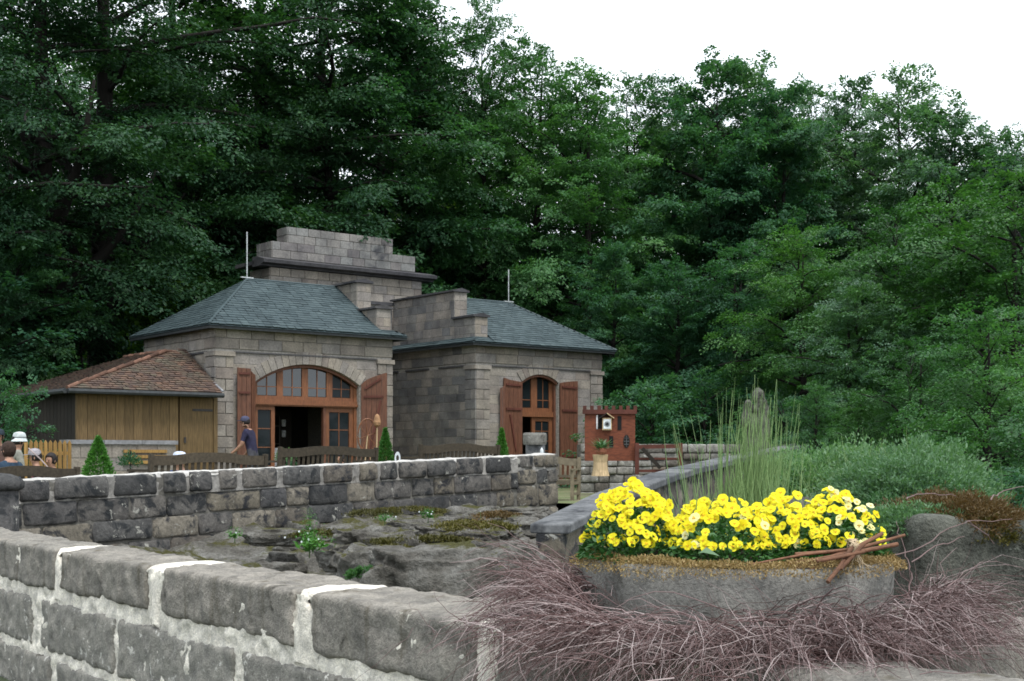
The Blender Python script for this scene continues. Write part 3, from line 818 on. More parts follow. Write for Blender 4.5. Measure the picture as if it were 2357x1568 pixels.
# wide doorway
dw = thing('arched_door', B(2.49, 0.2, GZ), 'wide arched timber shopfront door standing open in the left pavilion', 'door')
ua, ub, zs, zt = 1.02, 3.96, 1.82, 2.30
arch_frame(dw, ua, ub, zs, zt, 0.17, 0.075, 0.08)
mb = MB(); bar(mb, ua, ub, 1.27, 1.43, 0.12, 0.16); bar(mb, ua, ub, 1.30, 1.34, 0.09, 0.03); mb.build('transom', M['redwood_light'], dw)
mb = MB()
for u in (ua, ub-0.08): bar(mb, u, u+0.08, GZ, zs+0.02, 0.15, 0.12)
mb.build('door_jamb', M['redwood_light'], dw)
topf = lambda u: arch_z(min(max(u, ua+.02), ub-.02), ua, ub, zs, zt) - 0.07
L4 = (ub-ua-0.16)/4
for k in range(4):
    a = ua+0.08+L4*k; window_leaf(dw, 'fanlight', a, a+L4, 1.43, 2.3, 2, 2, v=0.18, st=0.085, topf=topf)
window_leaf(dw, 'door_leaf', ua+0.08, 1.66, GZ+0.1, 1.27, 1, 4, v=0.19, st=0.10)
mb = MB(); bar(mb, 3.0, 3.06, GZ, 1.27, 0.16, 0.1); mb.build('door_jamb', M['redwood'], dw)
window_leaf(dw, 'door_leaf', 3.06, ub-0.08, GZ+0.55, 1.27, 2, 3, v=0.19, st=0.12)
mb = MB(); bar(mb, 3.06, ub-0.08, GZ, GZ+0.55, 0.19, 0.05); mb.build('door_panel', M['redwood_light'], dw)
shutter(dw, B(ub+0.02, -0.03, 0), (U*0.72 - Vv*0.62), 0.66, GZ+0.05, 1.86, 2.16, bars=[(0.15,1.75,0.75,2.0,0.05),(0.1,1.55,0.85,1.55,0.06),(0.75,1.45,0.3,0.1,0.05),(0.1,-0.3,0.85,-0.3,0.06)], label='right folding shutter swung outwards', boards=5)
shutter(dw, B(ua-0.52, -0.14, 0), (U*0.98 - Vv*0.2), 0.33, GZ+0.05, 2.14, 2.12, bars=[(0.1,1.55,0.9,1.55,0.05),(0.1,2.0,0.9,2.0,0.05)], label='left folding shutter, outer half', boards=3)
shutter(dw, B(ua-0.16, -0.16, 0), (U*0.9 + Vv*0.5), 0.17, GZ+0.05, 2.06, 1.98, label='left folding shutter, inner half', boards=2)
# narrow doorway
dn = thing('narrow_arched_door', B(9.87, 0.2, GZ), 'narrow arched timber door with its right leaf closed in the right pavilion', 'door')
ua2, ub2, zs2, zt2 = 9.20, 10.53, 2.12, 2.34
arch_frame(dn, ua2, ub2, zs2, zt2, 0.13, 0.07, 0.1)
mb = MB()
for u in (ua2, ub2-0.07): bar(mb, u, u+0.07, GZ, zs2+0.02, 0.12, 0.14)
mb.build('door_jamb', M['redwood'], dn)
mb = MB(); bar(mb, ua2+0.07, ub2-0.07, 1.16, 1.30, 0.14, 0.12); mb.build('transom', M['redwood_light'], dn)
topf2 = lambda u: arch_z(min(max(u, ua2+.02), ub2-.02), ua2, ub2, zs2, zt2) - 0.06
window_leaf(dn, 'fanlight', ua2+0.07, 9.80, 1.30, 2.3, 1, 2, v=0.2, st=0.11, topf=topf2)
window_leaf(dn, 'fanlight', 9.80, ub2-0.07, 1.30, 2.3, 2, 2, v=0.2, st=0.11, topf=topf2)
window_leaf(dn, 'door_leaf', 9.72, ub2-0.07, GZ+0.65, 1.16, 2, 4, v=0.2, st=0.12)
mb = MB(); bar(mb, 9.72, ub2-0.07, GZ, GZ+0.65, 0.2, 0.05); mb.build('door_panel', M['redwood_light'], dn)
bz = [(0.08,2.02,0.92,2.0,0.05),(0.08,1.35,0.92,1.35,0.06),(0.08,0.05,0.92,0.05,0.06),(0.3,1.2,0.62,0.2,0.045)]
shutter(dn, B(ua2-0.66, -0.06, 0), U, 0.64, GZ+0.08, 2.2, 2.1, bars=bz, label='left shutter folded flat on the wall')
shutter(dn, B(ua2-0.70, -0.12, 0), (Vv*0.6 - U*0.8), 0.13, GZ+0.08, 2.0, 1.9, boards=2, label='thin outer edge leaf of the left shutter')
shutter(dn, B(ub2+0.02, -0.06, 0), U, 0.66, GZ+0.08, 2.12, 2.2, bars=bz[:3], label='right shutter folded flat on the wall')

# goods inside the open shop
sh = thing('display_shelf', B(2.0, 1.3, GZ), 'dim shelf unit with pale sheets inside the open shop doorway', 'shelf')
mb = MB()
for z in (GZ+.3, GZ+.8, 0.35, 0.8): mb.obox(B(1.62, 1.25, z), U*0.75, Vv*0.35, (0,0,0.025))
for u in (1.6, 2.36): mb.obox(B(u, 1.25, GZ), U*0.03, Vv*0.36, (0,0,1.9))
mb.build('shelf_frame', M['board_dark'], sh)
for (u, z, a, b) in ((1.68,0.42,0.5,0.44),(1.95,-0.2,0.38,0.46),(1.66,-0.25,0.24,0.28)):
    mb = MB(); mb.obox(B(u, 1.2, z), U*a, Vv*0.01, (0,0,b)); mb.build('price_sheet', M['paper'], sh)
for r_, z, n in ((0, 0.55, 4), (1, 0.83, 4)):
    for k in range(n):
        o = MB(); o.lathe(B(2.55+k*0.17, 2.3, z), [(0.045,0),(0.055,0.02),(0.06,0.15),(0.05,0.18)], 10)
        tag(o.build('mug', M['paper']), f'grey mug in the dark shop, {["lower","upper"][r_]} shelf, {["leftmost","second from left","third from left","rightmost"][k]}', 'mug', 'mugs hanging in the shop')
mb = MB(); mb.obox(B(2.45, 2.25, 0.74), U*0.85, Vv*0.2, (0,0,0.02)); mb.obox(B(2.45, 2.25, 1.02), U*0.85, Vv*0.2, (0,0,0.02)); mb.obox(B(2.42, 2.35, GZ), U*0.9, Vv*0.12, (0,0,2.1))
tag(mb.build('mug_rack', M['board_dark']), 'dark rack the grey mugs hang from at the back of the shop', 'rack')

# ------------------------------------------------------------------ wooden shed against the left pavilion
shed = thing('wooden_shed', B(-1.8, 0, GZ), 'brown boarded shed with an old clay tile roof, built against the left pavilion', 'shed')
SU0, SU1, SV0, SV1, SE = -3.42, -0.12, -0.3, 4.2, 1.50
n = 14; dgap = 0.008
for k in range(11):
    a = SU0 + 0.05 + k*(2.32/11); mb = MB(); mb.obox(B(a, SV0 + random.uniform(0, .008), GZ), U*(2.32/11-dgap), Vv*0.03, (0,0,SE-GZ-0.02)); mb.build('board', M['board'], shed)
mb = MB()
mb.obox(B(SU0, SV0-0.03, GZ), U*0.045, Vv*0.08, (0,0,SE-GZ-.02)); mb.obox(B(-1.03, SV0-0.03, GZ), U*0.05, Vv*0.08, (0,0,SE-GZ-.02)); mb.obox(B(-0.2, SV0-0.03, GZ), U*0.1, Vv*0.1, (0,0,SE-GZ-.02))
mb.obox(B(-0.98, SV0-0.03, SE-0.1), U*0.78, Vv*0.08, (0,0,0.08)); mb.build('wall_frame', M['board'], shed)['kind'] = 'stuff'
mb = MB(); mb.obox(B(-0.97, SV0-0.01, GZ), U*0.76, Vv*0.035, (0,0,SE-GZ-0.11)); dr = mb.build('door', M['board'], shed)
mb = MB(); mb.obox(B(-0.72, SV0-0.025, 1.08), U*0.5, Vv*0.012, (0,0,0.05)); mb.build('hinge', M['iron'], dr)
mb = MB(); mb.obox(B(-0.93, SV0-0.03, 0.35), U*0.05, Vv*0.02, (0,0,0.13)); mb.build('handle', M['iron'], dr)
for k in range(20):
    a = SV0+0.06 + k*0.22; mb = MB(); mb.obox(B(SU0, a, GZ), Vv*0.205, U*0.03, (0,0,SE-GZ-0.02)); mb.build('board', M['board_dark'], shed, label='dark side board')  # side boards get a much darker tone than the front
mb = MB(); mb.prism([B(SU0+.04,SV0+.06,SE-.06),B(SU1,SV0+.06,SE-.06),B(SU1,SV1,SE-.06),B(SU0+.04,SV1,SE-.06)], Vector((0,0,.03))); mb.build('ceiling', M['board_dark'], shed)
ov = 0.3
e0, e1, e2, e3 = B(SU0-ov, SV0-ov, SE), B(-0.1, SV0-ov, SE), B(-0.03, SV1+ov, SE), B(SU0-ov, SV1+ov, SE)
r1, r2, r3 = B(-0.75, 1.15, 2.52), B(-0.12, 1.55, 2.50), B(-0.75, 3.5, 2.52)
base = MB(); dz = Vector((0,0,-0.03))
base.add([p+dz for p in (e0, e1, e2, e3, r1, r2, r3)], [(0,1,5,4),(3,0,4,6),(2,3,6),(4,5,2,6)]); base.build('roof', M['board_dark'], shed)
sl = MB()
roof_slates(sl, [e0, e1, r2, r1], row=0.105, wd=0.15, seed=12, lift=0.022, gap=0.012, skew=0.0)
roof_slates(sl, [e3, e0, r1, r3], row=0.105, wd=0.15, seed=13, lift=0.022, gap=0.012, skew=0.0)
s = sl.build('roof_tiles', M['tile'], shed); s['kind'] = 'stuff'
def ridge_tiles(p, q, n, mat, rad=0.052):
    for k in range(n):
        a = p.lerp(q, k/n); b = p.lerp(q, (k+1.12)/n); j = Vector((0,0,random.uniform(0.0,.02)))
        m_ = MB(); m_.tube([a+j, b+j+Vector((0,0,.012))], [rad*0.85, rad], 8); m_.build('ridge_tile', mat, shed)
ridge_tiles(e0, r1, 11, M['ridge_tile']); ridge_tiles(r1, r2, 3, M['ridge_tile']); ridge_tiles(r1, r3, 7, M['ridge_tile'])
m_ = MB(); m_.beam(r2+Vector((0,0,.04)), e1+Vector((0,0,.04)), 0.06, 0.03); m_.build('flashing', M['lead'], shed)
for k in range(9):     # worn orange tiles beside the pavilion
    p = r2.lerp(e1, k/10.0) - U*0.16; m_ = MB(); m_.obox(p + Vector((0,0,.015)), -U*0.3*(1-k*0.05), (e1-r2).normalized()*0.1, (0,0,.02)); m_.build('tile', M['ridge_tile'], shed)
g = MB(); g.tube([e0 - Vv*0.04 + Vector((0,0,-.06)), e1 - Vv*0.04 + Vector((0,0,-.06))], 0.055, 8); g.tube([e0 - U*0.04 + Vector((0,0,-.06)), e3 - U*0.04 + Vector((0,0,-.06))], 0.055, 8)
g.build('gutter', M['gutter'], shed)

pl = thing('low_stone_wall', B(-2.3, -0.7, GZ), 'low pale stone wall with a grey ledge in front of the shed boards', 'wall')
mb = MB(); mb.obox(B(-3.75, -0.72, GZ), U*2.42, Vv*0.3, (0,0,1.14)); mb.build('wall_core', M['joint'], pl)
masonry(pl, B(-3.77, -0.72, 0), U, 2.46, GZ, 0.28, 0.28, (0.4, 0.8), M['ashlar'], depth=0.02)
for k in range(3):
    c = MB(); c.obox(B(-3.82 + k*0.85, -0.78, 0.305), U*0.84, Vv*0.38, (0,0,0.09)); c.build('ledge_slab', M['lead'], pl)
for z in (-0.12, 0.0, 0.12):
    c = MB(); c.obox(B(-2.55, -0.80, z), U*1.0, Vv*0.03, (0,0,0.07)); c.build('slat', M['picket'], pl, label='pale yellow wooden slat fixed on the wall')
pf = thing('picket_fence', at(110, 1070, 26.5), 'short yellow picket fence left of the shed', 'fence')
A_, B_ = at(60, 1014, 26.3), at(160, 1014, 26.9); A_.z = B_.z = 0.34
for k in range(10):
    p = A_.lerp(B_, k/9); m_ = MB(); m_.box((p.x-.035, p.y-.012, GZ-.1), (p.x+.035, p.y+.012, 0.30)); m_.add([(p.x-.035,p.y-.012,.30),(p.x+.035,p.y-.012,.30),(p.x+.035,p.y+.012,.30),(p.x-.035,p.y+.012,.30),(p.x,p.y-.012,.36),(p.x,p.y+.012,.36)], [(0,1,4),(2,3,5),(1,2,5,4),(3,0,4,5)])
    m_.build('picket', M['picket'], pf)
for z in (-0.6, 0.1):
    m_ = MB(); m_.beam((A_.x, A_.y+.04, z), (B_.x, B_.y+.04, z), 0.03, 0.07); m_.build('rail', M['picket'], pf)

# ------------------------------------------------------------------ middle terrace wall of dark stones
M['midstone'] = stone_mat('dark crusted stone', [(0.049,0.049,0.050),(0.084,0.084,0.084),(0.140,0.130,0.119),(0.070,0.070,0.073)], fine=22, blotch=4, dark=((0.025,0.027,0.029), 5.0, 0.50), lichen=((0.336,0.329,0.294), 5.5, 0.62), bstr=0.9, bdist=0.02)
M['midstone2'] = stone_mat('brown weathered stone', [(0.115,0.103,0.090),(0.161,0.144,0.115),(0.196,0.178,0.149),(0.098,0.092,0.086)], fine=22, blotch=4, dark=((0.029,0.030,0.033), 4.5, 0.49), lichen=((0.310,0.305,0.276), 6, 0.62), bstr=0.9, bdist=0.02)
M['mortar_mid'] = stone_mat('grey lime mortar', [(0.135,0.127,0.115),(0.15,0.145,0.13)], fine=18, blotch=3, dark=((0.09,0.085,0.08), 1.3, 0.55), bstr=0.8, bdist=0.02)
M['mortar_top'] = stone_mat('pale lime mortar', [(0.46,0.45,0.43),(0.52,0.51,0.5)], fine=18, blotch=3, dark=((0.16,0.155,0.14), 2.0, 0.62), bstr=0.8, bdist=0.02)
mw = thing('terrace_wall', WA + Vector((3.5, 3.75, -1.6)), 'long wall of dark weathered stone blocks with pale mortar below the benches', 'wall')
def wt(px, dd=0.0):
    r_ = (px - CX)/F; return (r_*17 + 6.2)/(0.682 - 0.731*r_)
SL = 0.035; WXs = Vector((0.682, 0.731, SL)).normalized()
def wp(t, z, off=0.0): return Vector((-6.2 + 0.682*t, 17 + 0.731*t, z + SL*t)) + WNV*off
def lumpy_sheet(mb_or_none, name, mat, parent, p_of, n1, n2, amp, freq, nrm, seed=0):
    """displaced grid between parametric corners"""
    from mathutils import noise as mn
    V = []
    for j in range(n2+1):
        for i in range(n1+1):
            p = p_of(i/n1, j/n2); d = mn.fractal(p*freq + Vector((seed,0,0)), 0.8, 2.1, 4)
            V.append(p + nrm*(d + 0.35*mn.noise(p*freq*4))*amp)
    fs = [(j*(n1+1)+i, j*(n1+1)+i+1, (j+1)*(n1+1)+i+1, (j+1)*(n1+1)+i) for j in range(n2) for i in range(n1)]
    me = bpy.data.meshes.new(name); me.from_pydata(V, [], fs); me.materials.append(mat)
    me.polygons.foreach_set('use_smooth', [True]*len(me.polygons)); me.update()
    return link(name, me, parent)
T0, T1 = -2.0, 10.25
mb = MB(); mb.prism([wp(T0,-2.2,.02), wp(T1,-2.2-SL*0,.02), wp(T1,-0.29,.02), wp(T0,-0.29,.02)], WNV*0.42)
mb.build('wall_core', M['mortar_mid'], mw)
lumpy_sheet(None, 'mortar', M['mortar_mid'], mw, lambda a, b: wp(T0+(T1-T0)*a, -2.2+1.91*b, -0.015), 150, 26, 0.03, 5, -WNV)
def top_of(a, b):
    th = [(-0.03,-0.05),(-0.015,0.0),(0.12,0.012),(0.3,0.012),(0.46,-0.01),(0.47,-0.08)][int(round(b*5))]
    return wp(T0+(T1-T0)*a, -0.285 + th[1], th[0])
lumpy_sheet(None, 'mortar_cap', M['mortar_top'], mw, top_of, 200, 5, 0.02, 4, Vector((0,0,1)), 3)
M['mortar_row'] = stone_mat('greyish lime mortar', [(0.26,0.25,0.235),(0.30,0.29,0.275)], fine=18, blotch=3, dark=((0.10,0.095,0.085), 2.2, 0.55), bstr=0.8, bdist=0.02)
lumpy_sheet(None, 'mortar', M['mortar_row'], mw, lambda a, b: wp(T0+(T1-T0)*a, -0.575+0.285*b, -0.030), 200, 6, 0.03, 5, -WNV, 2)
row1 = [(-60,30),(42,108),(123,246),(259,358),(373,420),(433,480),(501,540),(555,633),(648,734),(742,805),(824,860),(872,908),(914,974),(980,1042),(1048,1108),(1115,1168)]
def mid_block(t0, t1, z0, z1, mat, dep=0.05):
    c = wp((t0+t1)/2, (z0+z1)/2, 0.0)
    put_block(mw, 'stone', 'rubble', mat, c, WXs, (t1-t0), (z1-z0), dep*random.uniform(.8,1.4))
for a, b in row1:
    t0, t1 = wt(a), wt(b); mid_block(t0, t1, -0.555, -0.285 + random.uniform(-.01,.01), M['midstone'] if b < 700 or random.random() < .7 else M['midstone2'], 0.085)
zr = -0.585; mats = [M['midstone'], M['midstone2']]
for ri, (za, zb) in enumerate([(-0.865,-0.575),(-1.16,-0.88),(-1.47,-1.175),(-1.81,-1.485),(-2.12,-1.825)]):
    t = T0 + random.uniform(0, .3)
    while t < 9.15:
        ww = random.uniform(0.42, 0.92); t2 = min(t+ww, 9.2)
        if t2 - t > 0.15: mid_block(t, t2-0.012, za+random.uniform(-.01,.01), zb+random.uniform(-.015,.01), random.choice(mats if ri else [mats[0], mats[0], mats[1]]))
        t = t2
# end pier with larger blocks
for (a, b, z0, z1, k_) in [(9.2,9.62,-.50,-.285,0),(9.64,9.92,-.50,-.29,1),(9.94,10.28,-.52,-.285,1),(9.2,9.7,-.79,-.53,1),(9.72,10.0,-.8,-.53,0),(10.02,10.28,-.79,-.55,1),(9.2,9.75,-1.18,-.82,1),(9.78,10.28,-1.2,-.82,1),(9.2,9.6,-1.5,-1.21,0),(9.62,10.28,-1.52,-1.23,1),(9.2,10.28,-1.9,-1.55,1)]:
    mid_block(a, b-.02, z0, z1, mats[k_], 0.06)
for (z0, z1) in [(-.52,-.29),(-.8,-.55),(-1.2,-.83),(-1.55,-1.23),(-1.9,-1.58)]:
    put_block(mw, 'stone', 'rubble', M['midstone2'], wp(10.25, (z0+z1)/2, .24), WNV, 0.44, z1-z0, 0.05)
lumpy_sheet(None, 'mortar', M['mortar_mid'], mw, lambda a, b: wp(T1, -2.2+1.91*b, 0.44*a), 12, 20, 0.02, 5, WX)
# round pier at the left end
rp = thing('round_pier', at(-6, 1180, 16.3), 'round dark stone pillar with a domed cap at the left edge', 'pillar')
c0 = at(-6, 1055, 16.3)
mb = MB(); mb.lathe(Vector((c0.x, c0.y, -2.0)), [(0.27,0),(0.27,1.0),(0.25,1.1),(0.245,1.62)], 24); mb.build('shaft', M['midstone'], rp, smooth=True)
mb = MB(); mb.lathe(Vector((c0.x, c0.y, -0.39)), [(0.26,0),(0.31,0.03),(0.315,0.1),(0.27,0.155),(0.15,0.20),(0.02,0.215)], 24); mb.build('cap', M['midstone'], rp, smooth=True)

# ------------------------------------------------------------------ near wall with coping stones, in the foreground
M['nearstone'] = stone_mat('grey sandstone coping', [(0.226,0.215,0.192),(0.262,0.243,0.215),(0.201,0.192,0.175)], fine=55, blotch=7, dark=((0.067,0.062,0.052), 5, 0.60), lichen=((0.415,0.395,0.354), 9, 0.72), bstr=1.0, bdist=0.016, streak=(0.104,0.090,0.064))
M['nearstone2'] = stone_mat('grey lichened sandstone', [(0.227,0.221,0.200),(0.281,0.268,0.240),(0.198,0.192,0.174)], fine=60, blotch=9, dark=((0.072,0.062,0.047), 7, 0.60), lichen=((0.575,0.554,0.504), 11, 0.60), bstr=1.0, bdist=0.012)
M['mortar_near'] = stone_mat('white lime mortar', [(0.759,0.713,0.632),(0.807,0.760,0.678)], fine=70, blotch=10, dark=((0.515,0.463,0.384), 4, 0.64), bstr=0.9, bdist=0.01)
NA = Vector((-4.14, 10.9, 0)); NX = Vector((0.5925, -0.8056, 0)).normalized(); NI = Vector((-NX.y, NX.x, 0))   # inward (away from the viewer)
NT = -0.655
def ntt(px):
    r_ = (px-CX)/F; return (r_*10.9 + 4.14)/(0.5925 + 0.8056*r_)
def npnt(t, z, off=0.0): return NA + NX*t + NI*off + Vector((0,0,z))
from mathutils import noise as mnoise
def rounded_block(parent, name, c, X, Yd, dims, rad, seg, amp, freq, mat, seed=0, Z=Vector((0,0,1))):
    """dense rounded, worn block centred at c"""
    w_, d_, h_ = dims; bm = bmesh.new(); bmesh.ops.create_cube(bm, size=1.0)
    V = []; idx = {}; fs = []
    nx, ny, nz = seg
    def vid(i, j, k):
        key = (i, j, k)
        if key not in idx:
            p = Vector(((i/nx-.5)*w_, (j/ny-.5)*d_, (k/nz-.5)*h_))
            q = Vector((max(-w_/2+rad, min(w_/2-rad, p.x)), max(-d_/2+rad, min(d_/2-rad, p.y)), max(-h_/2+rad, min(h_/2-rad, p.z))))
            dd = p - q
            if dd.length > rad*0.999: p = q + dd.normalized()*rad*(1 if dd.length > rad else dd.length/rad)
            nn = Vector((p.x/w_, p.y/d_, p.z/h_)).normalized()
            s_ = Vector((seed*3.1, 0, seed*1.7))
            p += nn * (mnoise.fractal(p*freq + s_, 0.9, 2.0, 4)*amp + mnoise.noise(p*freq*0.35 + s_)*amp*1.8)
            idx[key] = len(V); V.append(c + X*p.x + Yd*p.y + Z*p.z)
        return idx[key]
    for (na, nb, f_) in ((nx, nz, lambda a, b: [(a,0,b),(a+1,0,b),(a+1,0,b+1),(a,0,b+1)]), (nx, nz, lambda a, b: [(a,ny,b),(a,ny,b+1),(a+1,ny,b+1),(a+1,ny,b)]),
                         (nx, ny, lambda a, b: [(a,b,nz),(a+1,b,nz),(a+1,b+1,nz),(a,b+1,nz)]), (nx, ny, lambda a, b: [(a,b,0),(a,b+1,0),(a+1,b+1,0),(a+1,b,0)]),
                         (ny, nz, lambda a, b: [(0,a,b),(0,a,b+1),(0,a+1,b+1),(0,a+1,b)]), (ny, nz, lambda a, b: [(nx,a,b),(nx,a+1,b),(nx,a+1,b+1),(nx,a,b+1)])):
        for a in range(na):
            for b in range(nb): fs.append(tuple(vid(*q) for q in f_(a, b)))
    bm.free()
    me = bpy.data.meshes.new(name); me.from_pydata(V, [], fs); me.materials.append(mat)
    me.polygons.foreach_set('use_smooth', [True]*len(me.polygons)); me.update()
    return link(name, me, parent)
nw = thing('near_wall', npnt(5, -1.75), 'foreground wall of big grey coping stones set in white mortar', 'wall')
TW = 0.46
row_a = [(-170,-10),(0,128),(139,340),(374,677),(720,1099),(1142,1570),(1605,2150),(2200,3000)]
row_b = [(-150,-60),(-50,73),(93,262),(274,538),(558,880),(905,1300),(1340,1900)]
row_c = [(-200,-90),(-75,115),(132,395),(412,760),(790,1240)]
for k, (a, b) in enumerate(row_a):
    t0, t1 = ntt(a), ntt(b); zt0 = NT + random.uniform(-.006,.008); zb0 = -0.955 + random.uniform(-.012,.012)
    rounded_block(nw, 'coping_stone', npnt((t0+t1)/2, (zt0+zb0)/2, TW/2), NX, NI, (t1-t0, TW+.03, zt0-zb0), 0.034, (int(34*(t1-t0))+8, 18, 18), 0.015, 9, M['nearstone'], seed=k+1)
for row_, z0, z1, sd in ((row_b, -1.42, -1.04, 20), (row_c, -1.78, -1.475, 40)):
    for k, (a, b) in enumerate(row_):
        t0, t1 = ntt(a), ntt(b)
        rounded_block(nw, 'stone', npnt((t0+t1)/2, (z0+z1)/2 + random.uniform(-.01,.01), 0.12), NX, NI, (t1-t0, 0.26, z1-z0), 0.035, (int(34*(t1-t0))+8, 5, 18), 0.015, 9, M['nearstone2'], seed=k+sd)
mb = MB(); mb.prism([npnt(-1.5,-1.8,.03), npnt(10.4,-1.8,.03), npnt(10.4,NT-.05,.03), npnt(-1.5,NT-.05,.03)], NI*(TW-.05)); mb.build('wall_core', M['mortar_near'], nw)
lumpy_sheet(None, 'mortar', M['mortar_near'], nw, lambda a, b: npnt(-1.6+12.0*a, -1.8+1.12*b, 0.010), 560, 56, 0.020, 12, -NI)
# mortar ridges running over the top joints
for k, (a, b) in enumerate(((128,139),(340,374),(677,720),(1099,1142))):
    t0, t1 = ntt(a)-.035, ntt(b)+.045; tc = (t0+t1)/2; wid = (t1-t0)
    prof = [(-0.012,-0.36),(-0.012,-0.2),(-0.012,-0.07),(0.0,-0.025),(0.03,0.0),(0.15,0.012),(0.32,0.012),(0.46,-0.002)]
    def pj(u_, v_, tc=tc, wid=wid, prof=prof):
        x = v_*(len(prof)-1); i = min(int(x), len(prof)-2); f_ = x-i
        off = prof[i][0]*(1-f_)+prof[i+1][0]*f_; z = prof[i][1]*(1-f_)+prof[i+1][1]*f_
        edge = abs(u_-.5)*2; nar = 0.65 + 0.35*math.sin(v_*9+tc*5)
        return npnt(tc + (u_-.5)*wid*nar, NT + z - 0.02*edge**3, off + (0.02*edge**3 if v_ < .4 else 0))
    lumpy_sheet(None, 'mortar_joint', M['mortar_near'], nw, pj, 10, 40, 0.008, 14, Vector((-NI.x, -NI.y, 1)).normalized(), k)

# broad corner slabs carrying the trough
cp = thing('wall_corner', Vector((0.9, 5.0, -1.75)), 'broad grey stone slab platform at the wall corner under the flower trough', 'wall')
mb = MB(); mb.prism([npnt(6.0,-1.0,.50), npnt(8.35,-1.0,.50), npnt(8.35,-1.0,1.75), npnt(6.0,-1.0,1.75)], Vector((0,0,-3.4))); mb.build('pier_core', M['nearstone2'], cp)
for k, (t_, o_, lw, ld, hh) in enumerate([(6.45,.95,.95,.95,.29),(7.35,.92,.82,.90,.30),(8.02,.95,.52,.95,.28),(6.5,1.70,1.0,.52,.27),(7.6,1.66,1.15,.5,.27)]):
    c_ = npnt(t_, NT - hh/2 + random.uniform(-.012,.0), o_)
    rounded_block(cp, 'slab', c_, NX, NI, (lw, ld, hh), 0.04, (26, 26, 6), 0.014, 5, M['nearstone'], seed=70+k)

# ------------------------------------------------------------------ sloping parapet beside the path up to the terrace
M['coping'] = stone_mat('blue grey coping slab', [(0.085,0.09,0.098),(0.14,0.145,0.155),(0.115,0.12,0.128),(0.17,0.175,0.18)], fine=14, blotch=3, dark=((0.045,0.047,0.052), 2.6, 0.53), bstr=0.5, bdist=0.01)
pp = thing('sloping_parapet', Vector((2.5, 20, -1.5)), 'long parapet with smooth grey coping slabs climbing to the terrace', 'parapet')
poly = [at(1262,1207,13.6), at(1408,1135,16.0), at(1545,1083,19.2), at(1690,1052,23.5), at(1842,1022,30.0)]
seg_len = [ (poly[i+1]-poly[i]).length for i in range(4) ]; tot = sum(seg_len)
def ppos(s):
    for i in range(4):
        if s <= seg_len[i] or i == 3: return poly[i].lerp(poly[i+1], s/seg_len[i])
        s -= seg_len[i]
ns = 19
for k in range(ns):
    a, b = ppos(tot*k/ns), ppos(tot*(k+1)/ns); d = (b-a).normalized(); side = Vector((d.y, -d.x, 0)).normalized()
    mb = MB(); mb.obox(a - side*0.2 + d*0.009 + Vector((0,0,-.1 + random.uniform(-.008,.008))), d*((b-a).length-.022), side*0.42, (0,0,0.1)); o = mb.build('coping_slab', M['coping'], pp)
    bv = o.modifiers.new('bevel', 'BEVEL'); bv.width = 0.018; bv.segments = 2
    mb = MB(); h0 = 2.2; q = [a - side*.13, b - side*.13]
    mb.prism([q[0]+Vector((0,0,-.101)), q[1]+Vector((0,0,-.101)), q[1]+Vector((0,0,-h0)), q[0]+Vector((0,0,-h0))], side*0.28); mb.build('wall_section', M['midstone2'], pp)
    for zz in range(4):
        c_ = (a+b)/2 + side*0.15 + Vector((0,0,-0.26-0.3*zz))
        put_block(pp, 'stone', 'rubble', M['midstone'], c_, Vector((-d.x,-d.y,-d.z)), (b-a).length*0.95, 0.27, 0.04)

# far rubble wall behind the lawn
M['rubble'] = stone_mat('pale lichened rubble', [(0.17,0.165,0.15),(0.24,0.235,0.22),(0.30,0.29,0.27),(0.12,0.11,0.10),(0.21,0.17,0.13)], fine=14, blotch=5, dark=((0.07,0.06,0.05), 3, 0.58), lichen=((0.42,0.43,0.42), 5, 0.60), bstr=0.9, bdist=0.03)
fw = thing('rubble_wall', at(1620, 1090, 32), 'pale rubble stone wall at the far end of the lawn behind the wooden gate', 'wall')
FA, FB = at(1335, 1055, 32.2), at(1880, 1055, 33.0); FA.z = FB.z = 0; FX = (FB-FA).normalized()
FL = (FB-FA).length; ftop = (1055-1021)*32.5/F
mb = MB(); mb.prism([FA+Vector((0,0,-1.6)), FB+Vector((0,0,-1.6)), FB+Vector((0,0,ftop-.03)), FA+Vector((0,0,ftop-.03))], Vector((-FX.y, FX.x, 0))*0.4); mb.build('wall_core', M['mortar_mid'], fw)
z = -1.35; 
while z < ftop-.08:
    hh = random.uniform(0.15, 0.24); hh = min(hh, ftop - z)
    t = 0
    while t < FL:
        ww = random.uniform(0.18, 0.5); put_block(fw, 'stone', 'rubble', M['rubble'], FA + FX*(t+ww/2) + Vector((0,0,z+hh/2)), FX, ww*0.95, hh*0.93, random.uniform(.03,.09)); t += ww
    z += hh

# wooden gate in front of it
gt = thing('wooden_gate', at(1512, 1090, 30.5), 'low brown rail gate with a diagonal brace beside the toy castle', 'gate')
def rail(px0, py0, px1, py1, Y, hgt, thick=0.05, name='rail', mat=None, par=None):
    a, b = at(px0, py0, Y), at(px1, py1, Y); m_ = MB(); m_.beam(a, b, thick, hgt); return m_.build(name, mat or M['castle_trim'], par or gt)
rail(1468,1029,1565,1027,30.5,.09); rail(1468,1056,1565,1056,30.52,.05); rail(1468,1084,1565,1084,30.5,.06)
rail(1478,1032,1520,1078,30.44,.08,.04,'brace',M['board_dark'])
for x_ in (1466,1566): rail(x_,1020,x_,1092,30.5,.09,.09,'post')

